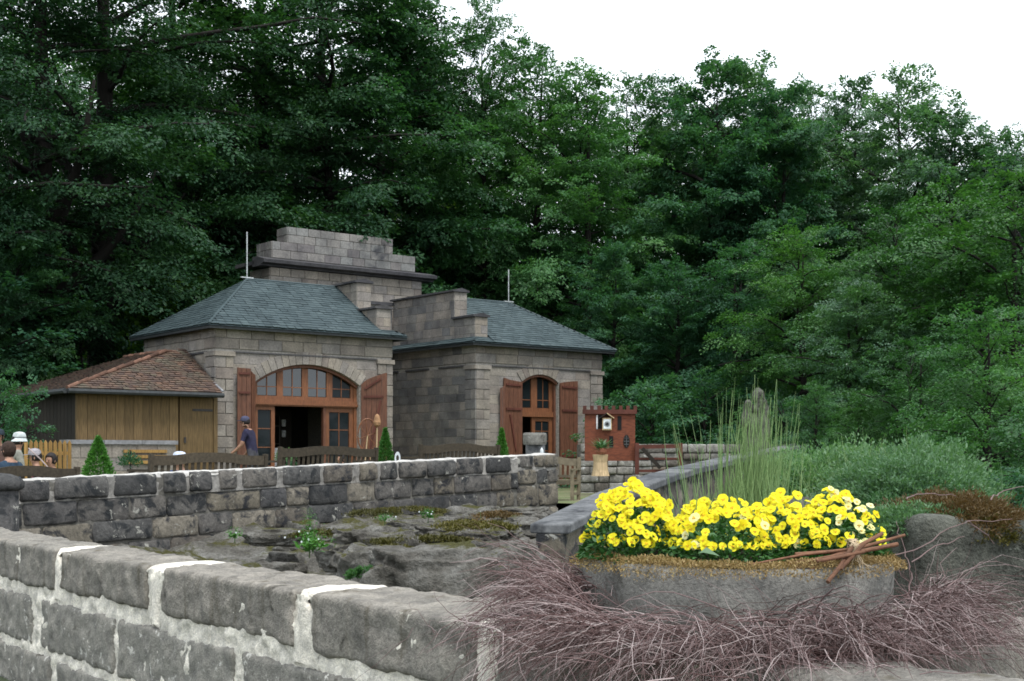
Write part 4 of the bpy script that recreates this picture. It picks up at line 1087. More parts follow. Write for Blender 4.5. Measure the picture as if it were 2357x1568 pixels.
# ------------------------------------------------------------------ rocks between the walls
M['rock'] = None
def rock_mat():
    m, nt, b = newmat('mossy grey rock'); p = pos(nt); g = nt.nodes.new('ShaderNodeNewGeometry')
    n1 = noise(nt, 3, 6, 0.65, p); n2 = noise(nt, 25, 5, 0.7, p)
    col = ramp(nt, n1, [(0.3, (0.06,0.055,0.047)), (0.5, (0.15,0.142,0.125)), (0.66, (0.25,0.245,0.225))])
    col = mixc(nt, 1.0, col, ramp(nt, n2, [(0.3, (0.6,0.6,0.6)), (0.7, (1.3,1.3,1.3))]), 'MULTIPLY')
    sx = nt.nodes.new('ShaderNodeSeparateXYZ'); nt.links.new(g.outputs['Normal'], sx.inputs[0])
    f = add(nt, add(nt, sx.outputs['Z'], 0.45, 'MULTIPLY'), noise(nt, 1.7, 6, 0.7, p))
    moss = ramp(nt, n2, [(0.3, (0.04,0.038,0.012)), (0.6, (0.08,0.078,0.022)), (0.8, (0.12,0.095,0.045))])
    col = mixc(nt, ramp(nt, f, [(0.92, (0,0,0)), (1.02, (1,1,1))]), col, moss)
    nt.links.new(col, b.inputs['Base Color']); b.inputs['Roughness'].default_value = 0.95; b.inputs['Specular IOR Level'].default_value = 0.2
    bump(nt, b, add(nt, n1, n2), 1.0, 0.06); return m
M['rock'] = rock_mat()
def court_z(x, y):
    q = Vector((x, y, 0)) - WA; t = q.dot(WX); dd = -q.dot(WNV)
    base = -1.50 + 0.075*max(min(t, 7.6), -2) - 0.02*dd - .22*max(0, min(1, (t-7.6)/1.5))*max(0, 1-dd/4)
    return base + 0.20*mnoise.fractal(Vector((x*1.1, y*.8, 3)), 0.8, 2.1, 5) + .03*max(0, 5-dd)*.6
V = []; nx, ny = 70, 60
for j in range(ny+1):
    for i in range(nx+1):
        t = -1 + 13.5*i/nx; dd = 0.0 + 11.0*j/ny; p = WA + WX*t - WNV*dd
        z = court_z(p.x, p.y); z -= 2.5*max(0, min(1, (t - 10.35)*1.2))*(1 if dd < 2.2 else max(0, 1-(dd-2.2)*.8))
        V.append((p.x, p.y, z + 0.09*abs(mnoise.noise(Vector((p.x*2.2, p.y*2.2, 0))))))
me = bpy.data.meshes.new('court')
_pd = (PB-PA)/np.linalg.norm(PB-PA)
def _in_court(j, i):
    x_, y_, _ = V[j*(nx+1)+i]
    return (x_-PA[0])*_pd[1] - (y_-PA[1])*_pd[0] < .15 if y_ > 13.3 else x_ < .62 + (13.3-y_)*.10
me.from_pydata(V, [], [(j*(nx+1)+i, (j+1)*(nx+1)+i, (j+1)*(nx+1)+i+1, j*(nx+1)+i+1) for j in range(ny) for i in range(nx) if _in_court(j, i)])
me.materials.append(M['rock']); me.polygons.foreach_set('use_smooth', [True]*len(me.polygons)); me.update()
tag(link('rocky_ground', me), 'mossy rocky ground between the near wall and the terrace wall', kind='structure')
def boulder(px, py, Y, sx, sy, sz, label, seed, mat=None, name='boulder', group='mossy rocks between the walls', rot=None, sub=5, amp=0.24):
    c = at(px, py, Y); c.z -= sz*0.35
    bm = bmesh.new(); bmesh.ops.create_icosphere(bm, subdivisions=sub, radius=1.0)
    rz = rot if rot is not None else seed*1.3
    for v in bm.verts:
        p = v.co; q = Vector([math.copysign(abs(x)**0.62, x) for x in p])
        n_ = mnoise.fractal(p*1.6 + Vector((seed*5.3, 0, 0)), 0.9, 2.1, 5)
        st = mnoise.noise(Vector((p.x*.6, p.y*.6, p.z*5 + seed)))
        v.co = q*(0.82 + amp*n_ + 0.05*st)
        v.co.x *= sx; v.co.y *= sy; v.co.z *= sz
    me = bpy.data.meshes.new(name); bm.to_mesh(me); bm.free(); me.materials.append(mat or M['rock'])
    me.polygons.foreach_set('use_smooth', [True]*len(me.polygons))
    o = link(name, me); o.location = c; o.rotation_euler = (0, 0, rz)
    return tag(o, label, 'rock', group)
boulder(1000,1300,10.6,.62,.35,.30,'largest grey rock face directly behind the near wall, left of the twigs',1,rot=.2)
boulder(860,1290,11.4,.36,.3,.26,'grey rock with yellow moss left of the largest rock',2)
boulder(1140,1275,11.5,.5,.3,.25,'grey rock half hidden behind the left ends of the twigs',3)
boulder(790,1268,13.5,.45,.3,.16,'low grey rock beside the tall leafy weed',4)
boulder(870,1236,13.6,.5,.3,.2,'mossy slab rock behind the yellow-mossed rock',5)
boulder(1010,1225,14.5,.6,.3,.16,'flat mossy slab in the middle of the rocks',6)
boulder(960,1207,16.5,.5,.3,.14,'flat grey rock below the middle of the terrace wall',7)
boulder(1035,1203,17.2,.3,.25,.16,'small upright grey rock among moss',8)
boulder(1110,1195,18.2,.55,.3,.15,'pale flat rock near the end of the terrace wall',9)
boulder(1190,1180,19.5,.6,.3,.16,'smooth grey rock at the foot of the wall end',10)
boulder(1205,1205,16.5,.5,.35,.16,'grey rock left of the parapet end',11)
boulder(640,1230,16.5,.5,.3,.12,'dark flat rock low at the foot of the terrace wall',12)
boulder(800,1220,15.8,.4,.25,.12,'brownish rock behind the weed',13)
boulder(1120,1232,14.3,.55,.3,.16,'mossy brown rock bank above the twigs',14)

rb = random.Random(77)
WHERE = ['by the near wall','in the middle of the bank','near the terrace wall foot']
for k in range(46):
    px_ = rb.uniform(520, 1240); Y_ = rb.uniform(11.5, 21); x_ = (px_-CX)/F*Y_; zc_ = court_z(x_, Y_); sz_ = rb.uniform(.10, .26)
    q_ = Vector((x_, Y_, 0)) - WA
    if q_.dot(WNV) > -.35: continue
    py_ = HY - (zc_ + sz_*.45)*F/Y_
    boulder(px_, py_, Y_, sz_*rb.uniform(1, 2.0), sz_*rb.uniform(.8,1.2), sz_*rb.uniform(.5,.9), 'rock', 200+k, name='rock', group='small rocks on the mossy bank', sub=3, amp=.3)
_rk = sorted([o for o in bpy.data.objects if o.get('label') == 'rock'], key=lambda o: o.location.x/o.location.y)
_tens = ['', 'twenty-', 'thirty-', 'forty-']; _ord = ['first','second','third','fourth','fifth','sixth','seventh','eighth','ninth','tenth','eleventh','twelfth','thirteenth','fourteenth','fifteenth','sixteenth','seventeenth','eighteenth','nineteenth','twentieth']
for k, o in enumerate(_rk):
    nm_ = _ord[k] if k < 20 else (['twentieth','thirtieth','fortieth'][(k+1)//10-2] if (k+1) % 10 == 0 else _tens[(k+1)//10-1] + _ord[(k+1) % 10 - 1])
    o['label'] = f'small rough loose rock on the mossy bank, {nm_} from the left'
M['outcrop'] = stone_mat('dark layered outcrop stone', [(0.094,0.100,0.085),(0.109,0.112,0.096)], fine=40, blotch=5, dark=((0.027,0.029,0.022), 3.5, 0.52), lichen=((0.187,0.200,0.170), 7, 0.66), bstr=1.0, bdist=0.03)
# tall rock outcrop at the right and the sheets behind the trough
oc = rounded_block(None, 'rock_outcrop', Vector((1.985,6.38,-0.68)), Vector((.97,.24,0)), Vector((-.24,.97,0)), (.66,.95,.84), .07, (34,34,40), .045, 2.6, M['outcrop'], seed=91)
tag(oc, 'big upright rough grey rock block right of the flower trough', 'rock')
oc = rounded_block(None, 'rock_outcrop', Vector((2.03,6.12,-0.93)), Vector((.99,.10,0)), Vector((-.10,.99,0)), (.64,.7,.26), .07, (30,30,14), .035, 3.2, M['outcrop'], seed=97)
tag(oc, 'lower bulging ledge at the foot of the rock block', 'rock')
boulder(2010,1300,7.4,.45,.5,.30,'grey rock hidden behind the trough and under the green bush',34,mat=M['nearstone'],group=None,sub=4)
boulder(1960,1210,8.6,.8,.7,.45,'overgrown rock mound carrying the green bush',35,mat=M['rock'],group=None,sub=4)

# ------------------------------------------------------------------ flower trough
M['trough'] = stone_mat('rough grey trough stone', [(0.20,0.195,0.178),(0.215,0.21,0.195)], fine=70, blotch=6, dark=((0.075,0.07,0.06), 5, 0.55), lichen=((0.33,0.33,0.31), 12, 0.64), bstr=1.0, bdist=0.012)
TC = Vector((0.87, 5.28, 0)); TRX, TRY = 0.60, 0.66; TZ0, TZ1 = -0.665, -0.385
tr = thing('flower_trough', Vector((TC.x, TC.y, TZ0)), 'round rough grey stone trough planted with yellow pansies on the wall corner', 'planter')
def ring_pt(a, rx, ry, z): return Vector((TC.x + rx*math.cos(a), TC.y + ry*math.sin(a), z))
prof = [(0.93, TZ0), (0.965, TZ0+.06), (0.99, TZ0+.15), (1.0, TZ1-.05), (0.995, TZ1-.015), (0.97, TZ1), (0.86, TZ1), (0.84, TZ1-.03), (0.4, TZ1-.04), (0.0, TZ1-.04)]
V = []; n = 96
for s_, z in prof:
    for k in range(n):
        a = 2*math.pi*k/n; p = ring_pt(a, TRX*s_, TRY*s_, z); d = mnoise.fractal(p*7, .9, 2, 4)*0.012
        V.append(p + Vector((math.cos(a)*d, math.sin(a)*d, d*0.5)))
fs = [(i*n+k, i*n+(k+1) % n, (i+1)*n+(k+1) % n, (i+1)*n+k) for i in range(len(prof)-1) for k in range(n)]
me = bpy.data.meshes.new('trough_body'); me.from_pydata(V, [], fs); me.materials.append(M['trough']); me.polygons.foreach_set('use_smooth', [True]*len(fs)); me.update()
link('trough_body', me, tr)
# soil and dry moss edging
M['soil'] = plain('dark soil', (0.03,0.022,0.015), 0.95, nscale=30, bstr=0.6)
mb = MB(); mb.lathe(Vector((TC.x, TC.y, 0)), [(0.55, TZ1-.02), (0.54, TZ1+.005), (0.3, TZ1+.04), (0.02, TZ1+.05)], 40); mb.build('soil', M['soil'], tr, smooth=True)
def tuft_cloud(name, P, lsize, mat, parent=None, seed=0, wr=0.35, up=0.4, label=None):
    """small blades standing out of points P"""
    r = np.random.default_rng(seed); n_ = len(P)
    A = unit(r.normal(0, 1, (n_, 3)) + np.array([0, 0, up*3])); Nn = unit(r.normal(0, 1, (n_, 3)))
    ll = lsize*r.uniform(.5, 1.4, n_); V, Fc = leaf_mesh(P, A, Nn, ll, ll*wr)
    me = mesh_np(name, V, Fc); setmat(me, mat); return link(name, me, parent, label)
r_ = np.random.default_rng(3); nn_ = 34000; a = r_.uniform(0, 2*np.pi, nn_); s_ = np.clip(r_.normal(0.94, 0.06, nn_), .74, 1.07)
lump = 0.5 + 0.5*np.sin(a*9) * np.sin(a*4+1)
hh = 0.036*(1 - ((s_-.92)/.14)**2) * (0.7+.5*lump)
Pm = np.stack([TC.x + TRX*s_*np.cos(a), TC.y + TRY*s_*np.sin(a), TZ1 - 0.006 + np.clip(hh, -.03, 1)*r_.uniform(.3, 1, nn_) - np.where(s_ > 1.0, r_.uniform(0, .03, nn_)*(.4+lump), 0)], 1)
o = tuft_cloud('moss_edging', Pm, 0.010, M['leaf_coir'], tr, 1, .4, .25); o['kind'] = 'stuff'

# pansies: one thing per clump, each flower head a part
M['petal'] = None
def petal_mat(name, c1, c2):
    m, nt, b = newmat(name); g = nt.nodes.new('ShaderNodeTexCoord')
    col = ramp(nt, rnd(nt), [(0, c1), (1, c2)])
    nt.links.new(col, b.inputs['Base Color']); b.inputs['Roughness'].default_value = 0.6; b.inputs['Specular IOR Level'].default_value = 0.2
    tr_ = nt.nodes.new('ShaderNodeBsdfTranslucent'); nt.links.new(col, tr_.inputs['Color'])
    ms = nt.nodes.new('ShaderNodeMixShader'); ms.inputs[0].default_value = 0.35
    nt.links.new(b.outputs[0], ms.inputs[1]); nt.links.new(tr_.outputs[0], ms.inputs[2]); nt.links.new(ms.outputs[0], nt.nodes['Material Output'].inputs['Surface'])
    return m
M['petal'] = petal_mat('yellow petal', (0.80,0.68,0.012), (0.88,0.82,0.035))
M['petal_pale'] = petal_mat('pale yellow petal', (0.82,0.78,0.3), (0.88,0.86,0.5))
M['eye'] = plain('brown pansy blotch', (0.50,0.24,0.008), 0.7)
M['eye2'] = plain('orange pansy throat', (0.76,0.48,0.008), 0.7)
def pansy_mesh(var, pm):
    r = random.Random(var); mb = MB()
    R0 = 0.0215
    def petal(ang, ln, wd, z0, cup, ruff):
        d = Vector((math.cos(ang), math.sin(ang), 0)); s = Vector((-d.y, d.x, 0)); n = 7
        vs = [Vector((0,0,z0))]
        for k in range(n):
            t = math.pi*(k/(n-1)) ; x = ln*(0.42 + 0.58*math.sin(t)); y = wd*0.5*math.cos(t)*1.05
            vs.append(d*x + s*y + Vector((0,0, z0 + cup*(x/ln)**2*ln + r.uniform(-ruff, ruff)*ln)))
        vs.append(d*ln*0.25 + s*wd*0.34 + Vector((0,0,z0))); vs.append(d*ln*0.25 - s*wd*0.34 + Vector((0,0,z0)))
        fs = [(0, k+2, k+1) for k in range(n)][:n-1] + [(0,1,n+1),(0,n+2,n)]
        mb.add(vs, fs, 0)
    petal(R(118), R0*1.0, R0*1.25, -0.0015, .1, .10); petal(R(62), R0*1.0, R0*1.25, -0.002, .1, .10)
    petal(R(178), R0*0.95, R0*1.1, 0.0, .15, .08); petal(R(2), R0*0.95, R0*1.1, 0.0, .15, .08)
    petal(R(270), R0*1.08, R0*1.5, 0.001, .12, .10)
    for a_, l_ in ((270, .42), (205, .30), (335, .30)):
        d = Vector((math.cos(R(a_)), math.sin(R(a_)), 0)); s = Vector((-d.y, d.x, 0))
        mb.add([Vector((0,0,.0022)), d*R0*l_ + s*R0*.13 + Vector((0,0,.0035)), d*R0*l_*1.15 + Vector((0,0,.0038)), d*R0*l_ - s*R0*.13 + Vector((0,0,.0035))], [(0,3,2,1)], 1)
    mb.add([Vector((R0*.12*math.cos(R(a_)), R0*.12*math.sin(R(a_))-R0*.05, .005)) for a_ in range(0,360,60)], [tuple(range(6))], 2)
    me = bpy.data.meshes.new('pansy'); me.from_pydata(mb.v, [], mb.f)
    for m_ in (pm, M['eye'], M['eye2']): me.materials.append(m_)
    me.polygons.foreach_set('material_index', mb.m); me.update(); return me
PM = [pansy_mesh(k, M['petal']) for k in range(5)]; PP = [pansy_mesh(k+9, M['petal_pale']) for k in range(2)]
clumps = [ # px, py of crown centre, Y, rx, ry, height, number, label
 (1452, 0, 5.20, 0.165, 0.26, 0.235, 172, 'leftmost large mound of yellow pansies in the stone trough'),
 (1625, 0, 5.62, 0.13, 0.16, 0.165, 76, 'small rear clump of yellow pansies left of the tall broom'),
 (1668, 0, 5.00, 0.20, 0.26, 0.175, 150, 'front middle clump of yellow pansies, below the broom'),
 (1806, 0, 5.10, 0.15, 0.24, 0.190, 108, 'middle right clump of yellow pansies behind the tied sticks'),
 (1928, 0, 5.22, 0.155, 0.24, 0.205, 120, 'rightmost clump of yellow and pale cream pansies'),
]
for ci, (px, _, Y, rx, ry, hgt, num, lab) in enumerate(clumps):
    c = Vector(((px-CX)/F*Y, Y, TZ1+0.02)); root = thing('pansy_clump', c, lab, 'flowers', 'yellow pansy clumps in the stone trough')
    rr = random.Random(50+ci)
    # foliage
    rg = np.random.default_rng(ci+5); nl = 2400
    a = rg.uniform(0, 2*np.pi, nl); q = np.sqrt(rg.uniform(0, 1.12, nl)); hz = np.sqrt(np.clip(1.12-q*q, 0, 1)); hz = np.sqrt(np.clip(1.02-q*q, 0, 1))
    P = np.stack([c.x + rx*1.08*q*np.cos(a), c.y + ry*1.08*q*np.sin(a), c.z + rg.uniform(0.0, .86, nl)*hz*hgt - 0.01], 1)
    A = unit(np.stack([np.cos(a)*q, np.sin(a)*q, rg.uniform(-.2, 1, nl)], 1) + rg.normal(0, .4, (nl, 3))); Nn = unit(np.stack([np.cos(a)*.5, np.sin(a)*.5, np.ones(nl)], 1) + rg.normal(0, .4, (nl, 3)))
    ll = rg.uniform(.018, .038, nl); V, Fc = leaf_mesh(P, A, Nn, ll, ll*.5); me = mesh_np('foliage', V, Fc); setmat(me, M['leaf_pansy']); link('foliage', me, root)['kind'] = 'stuff'
    pts = []; tries = 0
    while len(pts) < num and tries < 30000:
        tries += 1
        az = rr.uniform(0, 2*math.pi); el = math.acos(rr.uniform(-0.06, 1.0))      # polar angle from zenith
        dv = Vector((math.sin(el)*math.cos(az), math.sin(el)*math.sin(az), math.cos(el)))
        if dv.y > 0.62: continue
        k = rr.uniform(0.86, 1.10) * (1 + .08*math.sin(az*3+ci)*math.sin(el*5))
        p = Vector((c.x + dv.x*rx*k, c.y + dv.y*ry*k, c.z + max(0.055, .02 + dv.z*hgt*k)))
        if any((p-q2).length < 0.0185 for q2 in pts): continue
        pts.append(p)
        o = bpy.data.objects.new('flower', None) if False else bpy.data.objects.new('flower', (rr.choice(PP) if (ci == 4 and dv.x > -0.3 and dv.z > .1 and rr.random() < .38) or rr.random() < .02 else rr.choice(PM)))
        C.objects.link(o); o.parent = root; o.location = p - c
        look = Vector((dv.x*.75 + rr.gauss(0,.45), -0.65 + dv.y*.3 + rr.gauss(0,.35), 0.35 + dv.z*.35 + rr.gauss(0,.2))).normalized()
        zq = look.to_track_quat('Z', 'Y'); o.rotation_mode = 'QUATERNION'
        o.rotation_quaternion = zq @ Quaternion((0,0,1), rr.gauss(0, .35)); s = rr.uniform(.62, 1.02); o.scale = (s, s, s)
# large grey green leaf at the trough edge
mb = MB(); p = at(1620,1272,4.72); mb.add([p, p+Vector((.03,-.008,-.006)), p+Vector((.055,-.012,-.012)), p+Vector((.012,.015,.018)), p+Vector((-.018,.0,-.002))], [(0,1,2,3),(0,3,4)])
tag(mb.build('fallen_leaf', M['leaf_feather']), 'pale grey-green leaf lying at the front edge of the pansies', 'leaf')

# broom: upright green rods
def rods(name, label, cat, px_c, Y, n_, hmin, hmax, spread, lean, mat, thick=0.0022, seed=0, group=None, z0=None, curve=0.06, base=0.06):
    r = np.random.default_rng(seed); c = Vector(((px_c-CX)/F*Y, Y, TZ1+.02 if z0 is None else z0)); V = []; Fc = []; b0 = 0
    for i in range(n_):
        bx, by = r.normal(0, base, 2); h = r.uniform(hmin, hmax)**1.0; q = r.normal(0, 1, 2)
        h *= math.exp(-0.10*(q[0]**2+q[1]**2)*1.2)
        tip = np.array([bx + spread*q[0]*h + lean[0]*h, by + spread*q[1]*h + lean[1]*h, h]); cv = r.normal(0, curve, 2)*h
        m = 5; pts = [np.array([bx, by, 0])*(1-t) + tip*t + np.array([cv[0], cv[1], 0])*t*(1-t)*2 for t in np.linspace(0, 1, m)]
        th = thick*r.uniform(.6, 1.3)
        for k, p in enumerate(pts):
            w_ = th*(1 - .75*k/(m-1))
            for j in range(3):
                an = 2.094*j; V.append((c.x+p[0]+w_*math.cos(an), c.y+p[1]+w_*math.sin(an), c.z+p[2]))
        for k in range(m-1):
            for j in range(3):
                j2 = (j+1) % 3; Fc.append((b0+k*3+j, b0+k*3+j2, b0+(k+1)*3+j2, b0+(k+1)*3+j))
        b0 += m*3
    me = mesh_np(name, V, np.array(Fc)); setmat(me, mat); o = link(name, me)
    return tag(o, label, cat, group)
rods('broom_plant', 'tall tuft of upright green broom rods behind the middle pansies', 'plant', 1722, 5.72, 330, .30, .74, .085, (.06,0), M['broom'], seed=1, base=.07, thick=.0031)
rods('broom_plant', 'low spreading green rods at the foot of the tall broom', 'plant', 1700, 5.66, 380, .12, .38, .26, (-.02,0), M['broom'], seed=2, base=.10)
rods('broom_plant', 'few thin broom rods leaning left of the tall tuft', 'plant', 1592, 5.9, 18, .42, .64, .05, (-.12,0), M['broom'], seed=3, base=.045, thick=.003)
rods('broom_plant', 'fine low rods right of the tall broom beside the bush', 'plant', 1870, 5.9, 60, .06, .20, .3, (.05,0), M['broom'], seed=4, base=.14)
o = rods('grass_blade', 'single pale yellow grass blade sticking up between the pansies', 'grass blade', 1715, 5.1, 1, .17, .175, .0, (.25,0), M['leaf_coir'], thick=.005, seed=5, base=.0)

# bundle of brown sticks tied with raffia
sb = thing('stick_bundle', at(1918,1290,4.78), 'bundle of cut brown sticks tied with raffia on the trough edge', 'sticks')
M['stick'] = plain('brown bark stick', (0.13,0.062,0.035), 0.8, var=0.3, nscale=40, bstr=0.4)
M['raffia'] = plain('pale raffia', (0.42,0.33,0.22), 0.85, nscale=60)
for (x0,y0,x1,y1,w0,w1,d0,d1) in [(2030,1229,1815,1336,.010,.009,4.86,4.64),(2082,1232,1805,1318,.007,.009,4.88,4.66),(2066,1253,1812,1300,.010,.008,4.80,4.68),(1962,1258,1905,1340,.010,.009,4.74,4.60),(1988,1252,1935,1310,.010,.008,4.72,4.66),(1975,1262,1724,1300,.007,.004,4.78,4.66),(1962,1268,1830,1276,.009,.008,4.78,4.74),(2010,1262,1850,1300,.008,.008,4.84,4.7),(1990,1270,1880,1292,.008,.008,4.70,4.66)]:
    a_, b_ = at(x0,y0,d0), at(x1,y1,d1); mid = a_.lerp(b_, .5) + Vector((random.uniform(-.006,.006), 0, random.uniform(-.004,.006)))
    m_ = MB(); m_.tube([a_, mid, b_], [w0*.8, (w0+w1)*.42, w1*.8], 8); m_.build('stick', M['stick'], sb, smooth=False)
m_ = MB(); tc_ = at(1966,1262,4.76)
for k in range(16):
    an = R(-25) + random.gauss(0,.18); d = Vector((math.sin(an)*-0.35, .2, 1)).normalized(); 
    pts_ = [tc_ + Vector((random.gauss(0,.010), 0, 0)) + Vector((0, -.030*math.sin(t), .033*math.cos(t))) for t in np.linspace(0, 6.28, 11)]
    m_.tube(pts_, .0017, 3, cap=False)
for k in range(7):
    p = tc_ + Vector((0,-.03,-.015)); m_.tube([p, p+Vector((random.uniform(-.04,.04),-.012,-.025)), p+Vector((random.uniform(-.08,.08),-.016,-.05))], .0013, 3, cap=False)
m_.build('raffia_tie', M['raffia'], sb)

# ------------------------------------------------------------------ birch twig wreath
def twig_mat():
    m, nt, b = newmat('birch twig'); i = isl(nt)
    col = ramp(nt, i, [(0, (0.055,0.028,0.024)), (0.4, (0.12,0.070,0.066)), (0.72, (0.225,0.16,0.155)), (1, (0.48,0.40,0.385))])
    nt.links.new(col, b.inputs['Base Color']); b.inputs['Roughness'].default_value = 0.7; b.inputs['Specular IOR Level'].default_value = .3; return m
M['twig'] = twig_mat()
tw = thing('twig_wreath', Vector((TC.x, TC.y-.1, NT)), 'messy wreath of thin purple-brown birch twigs around the flower trough', 'wreath')
def twigs(name, n_, gen, seed, thick=(.0009,.0022), m=7, parent=None, kind='stuff', label=None, single=False):
    r = np.random.default_rng(seed); V = []; Fc = []; b0 = 0; objs = 0
    for i in range(n_):
      main = gen(r, m); th0 = r.uniform(*thick); subs = [(main, th0)]
      if kind:
        for q_ in range(r.integers(1, 4)):
            a_ = r.integers(1, m-2); d0 = main[a_+1] - main[a_]; ln_ = np.linalg.norm(main[-1]-main[a_])*r.uniform(.35,.8); dd_ = unit(d0/np.linalg.norm(d0) + r.normal(0, .42, 3)); pt = [main[a_]]
            for k in range(m-1):
                dd_ = unit(dd_ + r.normal(0, .12, 3) + np.array([0,0,-.07])); pt.append(pt[-1] + dd_*ln_/(m-1))
            subs.append((pt, th0*.55))
      for pts, th in subs:
        for k, p in enumerate(pts):
            w_ = th*(1 - .7*k/(m-1)); d = pts[min(k+1, m-1)] - pts[max(k-1, 0)]; d = d/np.linalg.norm(d)
            x = np.cross(d, [0.3,0.2,1.0]); x /= max(np.linalg.norm(x), 1e-6); y = np.cross(d, x)
            for j in range(3):
                an = 2.094*j; V.append(p + (x*math.cos(an) + y*math.sin(an))*w_)
        for k in range(m-1):
            for j in range(3):
                j2 = (j+1) % 3; Fc.append((b0+k*3+j, b0+k*3+j2, b0+(k+1)*3+j2, b0+(k+1)*3+j))
        b0 += m*3
    me = mesh_np(name, np.array(V), np.array(Fc)); setmat(me, M['twig']); o = link(name, me, parent, label)
    if kind: o['kind'] = kind
    return o
WC = np.array([TC.x, TC.y - 0.05])
def g_ring(r, m, sign=None, a=None, rad=None, zc=None, ln=None, outw=None):
    """twig lying along the ring, splaying outwards and drooping"""
    a = r.uniform(R(175), R(372)) if a is None else a
    rad = 0.70 + abs(r.normal(0, .10 + (.09 if math.cos(a) < .3 else 0))) if rad is None else rad
    s = (1 if r.uniform() < .30 else -1) if sign is None else sign
    ln = r.uniform(.25, .62) if ln is None else ln
    front = max(0, -math.sin(a)); z = NT + .01 + r.uniform(0, .17 - .075*front)*(1 - min(1, max(0, (rad-.72)/.35))) if zc is None else zc
    p = np.array([WC[0] + rad*math.cos(a), WC[1] + rad*math.sin(a)*0.98, z]); pts = [p]
    tang = np.array([-math.sin(a), math.cos(a), 0])*s; out = np.array([math.cos(a), math.sin(a), 0])
    ow = r.uniform(-.3, 1.15) if outw is None else outw; el = r.normal(.08, .28); wob = r.normal(0, .2, 3)
    for k in range(m-1):
        t = k/(m-1); d = tang*(1-.45*t*ow) + out*ow*(.3+t) + np.array([0,0, el - .9*t]) + wob*t*2 + r.normal(0, .15, 3)
        d /= np.linalg.norm(d); q = pts[-1] + d*ln/(m-1)
        offq = (q[0]-NA.x)*NI.x + (q[1]-NA.y)*NI.y
        if q[2] < NT+.012 and -.03 < offq < 1.9: q[2] = NT + .008 + r.uniform(0, .02)
        tang = np.array([-(q[1]-WC[1]), q[0]-WC[0], 0])*s; tang /= np.linalg.norm(tang)
        pts.append(q)
    return pts
twigs('twigs', 900, g_ring, 11, parent=tw, thick=(.0010,.0032))
def g_left(r, m):
    """dense brush of twig tips at the left, fanning to the left and up"""
    p = np.array([TC.x - .60 + r.normal(0, .09), TC.y - .05 + r.normal(0, .16), NT + .05 + r.uniform(0, .13)])
    th = R(180 + r.normal(8, 34)); el = r.normal(.40, .36); ln = r.uniform(.20, .46); pts = [p]
    for k in range(m-1):
        t = k/(m-1); d = np.array([math.cos(th), math.sin(th), el - 1.25*t]) + r.normal(0, .16, 3); d /= np.linalg.norm(d); pts.append(pts[-1] + d*ln/(m-1))
    return pts
twigs('twigs', 420, g_left, 12, parent=tw, thick=(.0010,.0030))
def g_front(r, m):
    """brush at the right and front hanging over the slab"""
    a = R(r.uniform(262, 372)); rad = .70 + r.uniform(0, .1)
    p = np.array([WC[0] + rad*math.cos(a), WC[1] + rad*math.sin(a), NT + .02 + r.uniform(0, .13)]); ln = r.uniform(.22, .52); pts = [p]
    th = a + r.normal(0, .75); el = r.normal(.25, .3)
    for k in range(m-1):
        t = k/(m-1); d = np.array([math.cos(th), math.sin(th), el - 1.3*t]) + r.normal(0, .18, 3); d /= np.linalg.norm(d); pts.append(pts[-1] + d*ln/(m-1))
    return pts
twigs('twigs', 460, g_front, 13, parent=tw, thick=(.0009,.0028))
def g_over(r, m):
    a = R(r.uniform(222, 292)); rad = .80 + r.uniform(0, .16)
    p = np.array([WC[0] + rad*math.cos(a), WC[1] + rad*math.sin(a), NT + .02 + r.uniform(0, .09)]); ln = r.uniform(.28, .55); pts = [p]
    th = a + r.normal(-.25, .65); el = r.normal(.15, .22)
    for k in range(m-1):
        t = k/(m-1); d = np.array([math.cos(th), math.sin(th), el - .9*t]) + r.normal(0, .16, 3); d /= np.linalg.norm(d); q = pts[-1] + d*ln/(m-1)
        offq = (q[0]-NA.x)*NI.x + (q[1]-NA.y)*NI.y
        if offq > -.03 and q[2] < NT+.012: q[2] = NT + .012 + r.uniform(0, .02)
        pts.append(q)
    return pts
twigs('twigs', 340, g_over, 14, parent=tw, thick=(.0010,.0030))
for k in range(46):      # stronger loose branches, one object each
    g = g_left if k % 4 == 0 else g_front
    def gg(r, m, g=g):
        pts = g(r, m); return [pts[0] + (p-pts[0])*1.25 for p in pts]
    twigs('branch', 1, gg, 100+k, thick=(.0026,.0042), m=9, parent=tw, kind=None)
for pts_ in ([(2085,1395),(2098,1330),(2090,1290),(2075,1240),(2063,1200)], [(1970,1300),(2100,1270),(2190,1215),(2230,1198),(2330,1195)], [(2228,1198),(2260,1220),(2288,1252)], [(2100,1290),(2170,1250),(2220,1235)],
             [(2080,1150),(2110,1138),(2150,1136),(2200,1142)], [(2280,1150),(2310,1128),(2357,1120)], [(2140,1330),(2200,1400),(2260,1450),(2300,1480)], [(2150,1400),(2230,1440),(2300,1455),(2370,1462)]):
    m_ = MB(); base_ = [at(x, y, 5.2+.05*i) for i, (x, y) in enumerate(pts_)]; fine_ = []
    for i in range(len(base_)-1):
        for q_ in range(4): fine_.append(base_[i].lerp(base_[i+1], q_/4) + Vector((random.gauss(0,.004), random.gauss(0,.006), random.gauss(0,.004))))
    fine_.append(base_[-1]); n_ = len(fine_); m_.tube(fine_, [.0029*(1-.65*i/n_) for i in range(n_)], 5)
    m_.build('branch', M['twig'], tw)

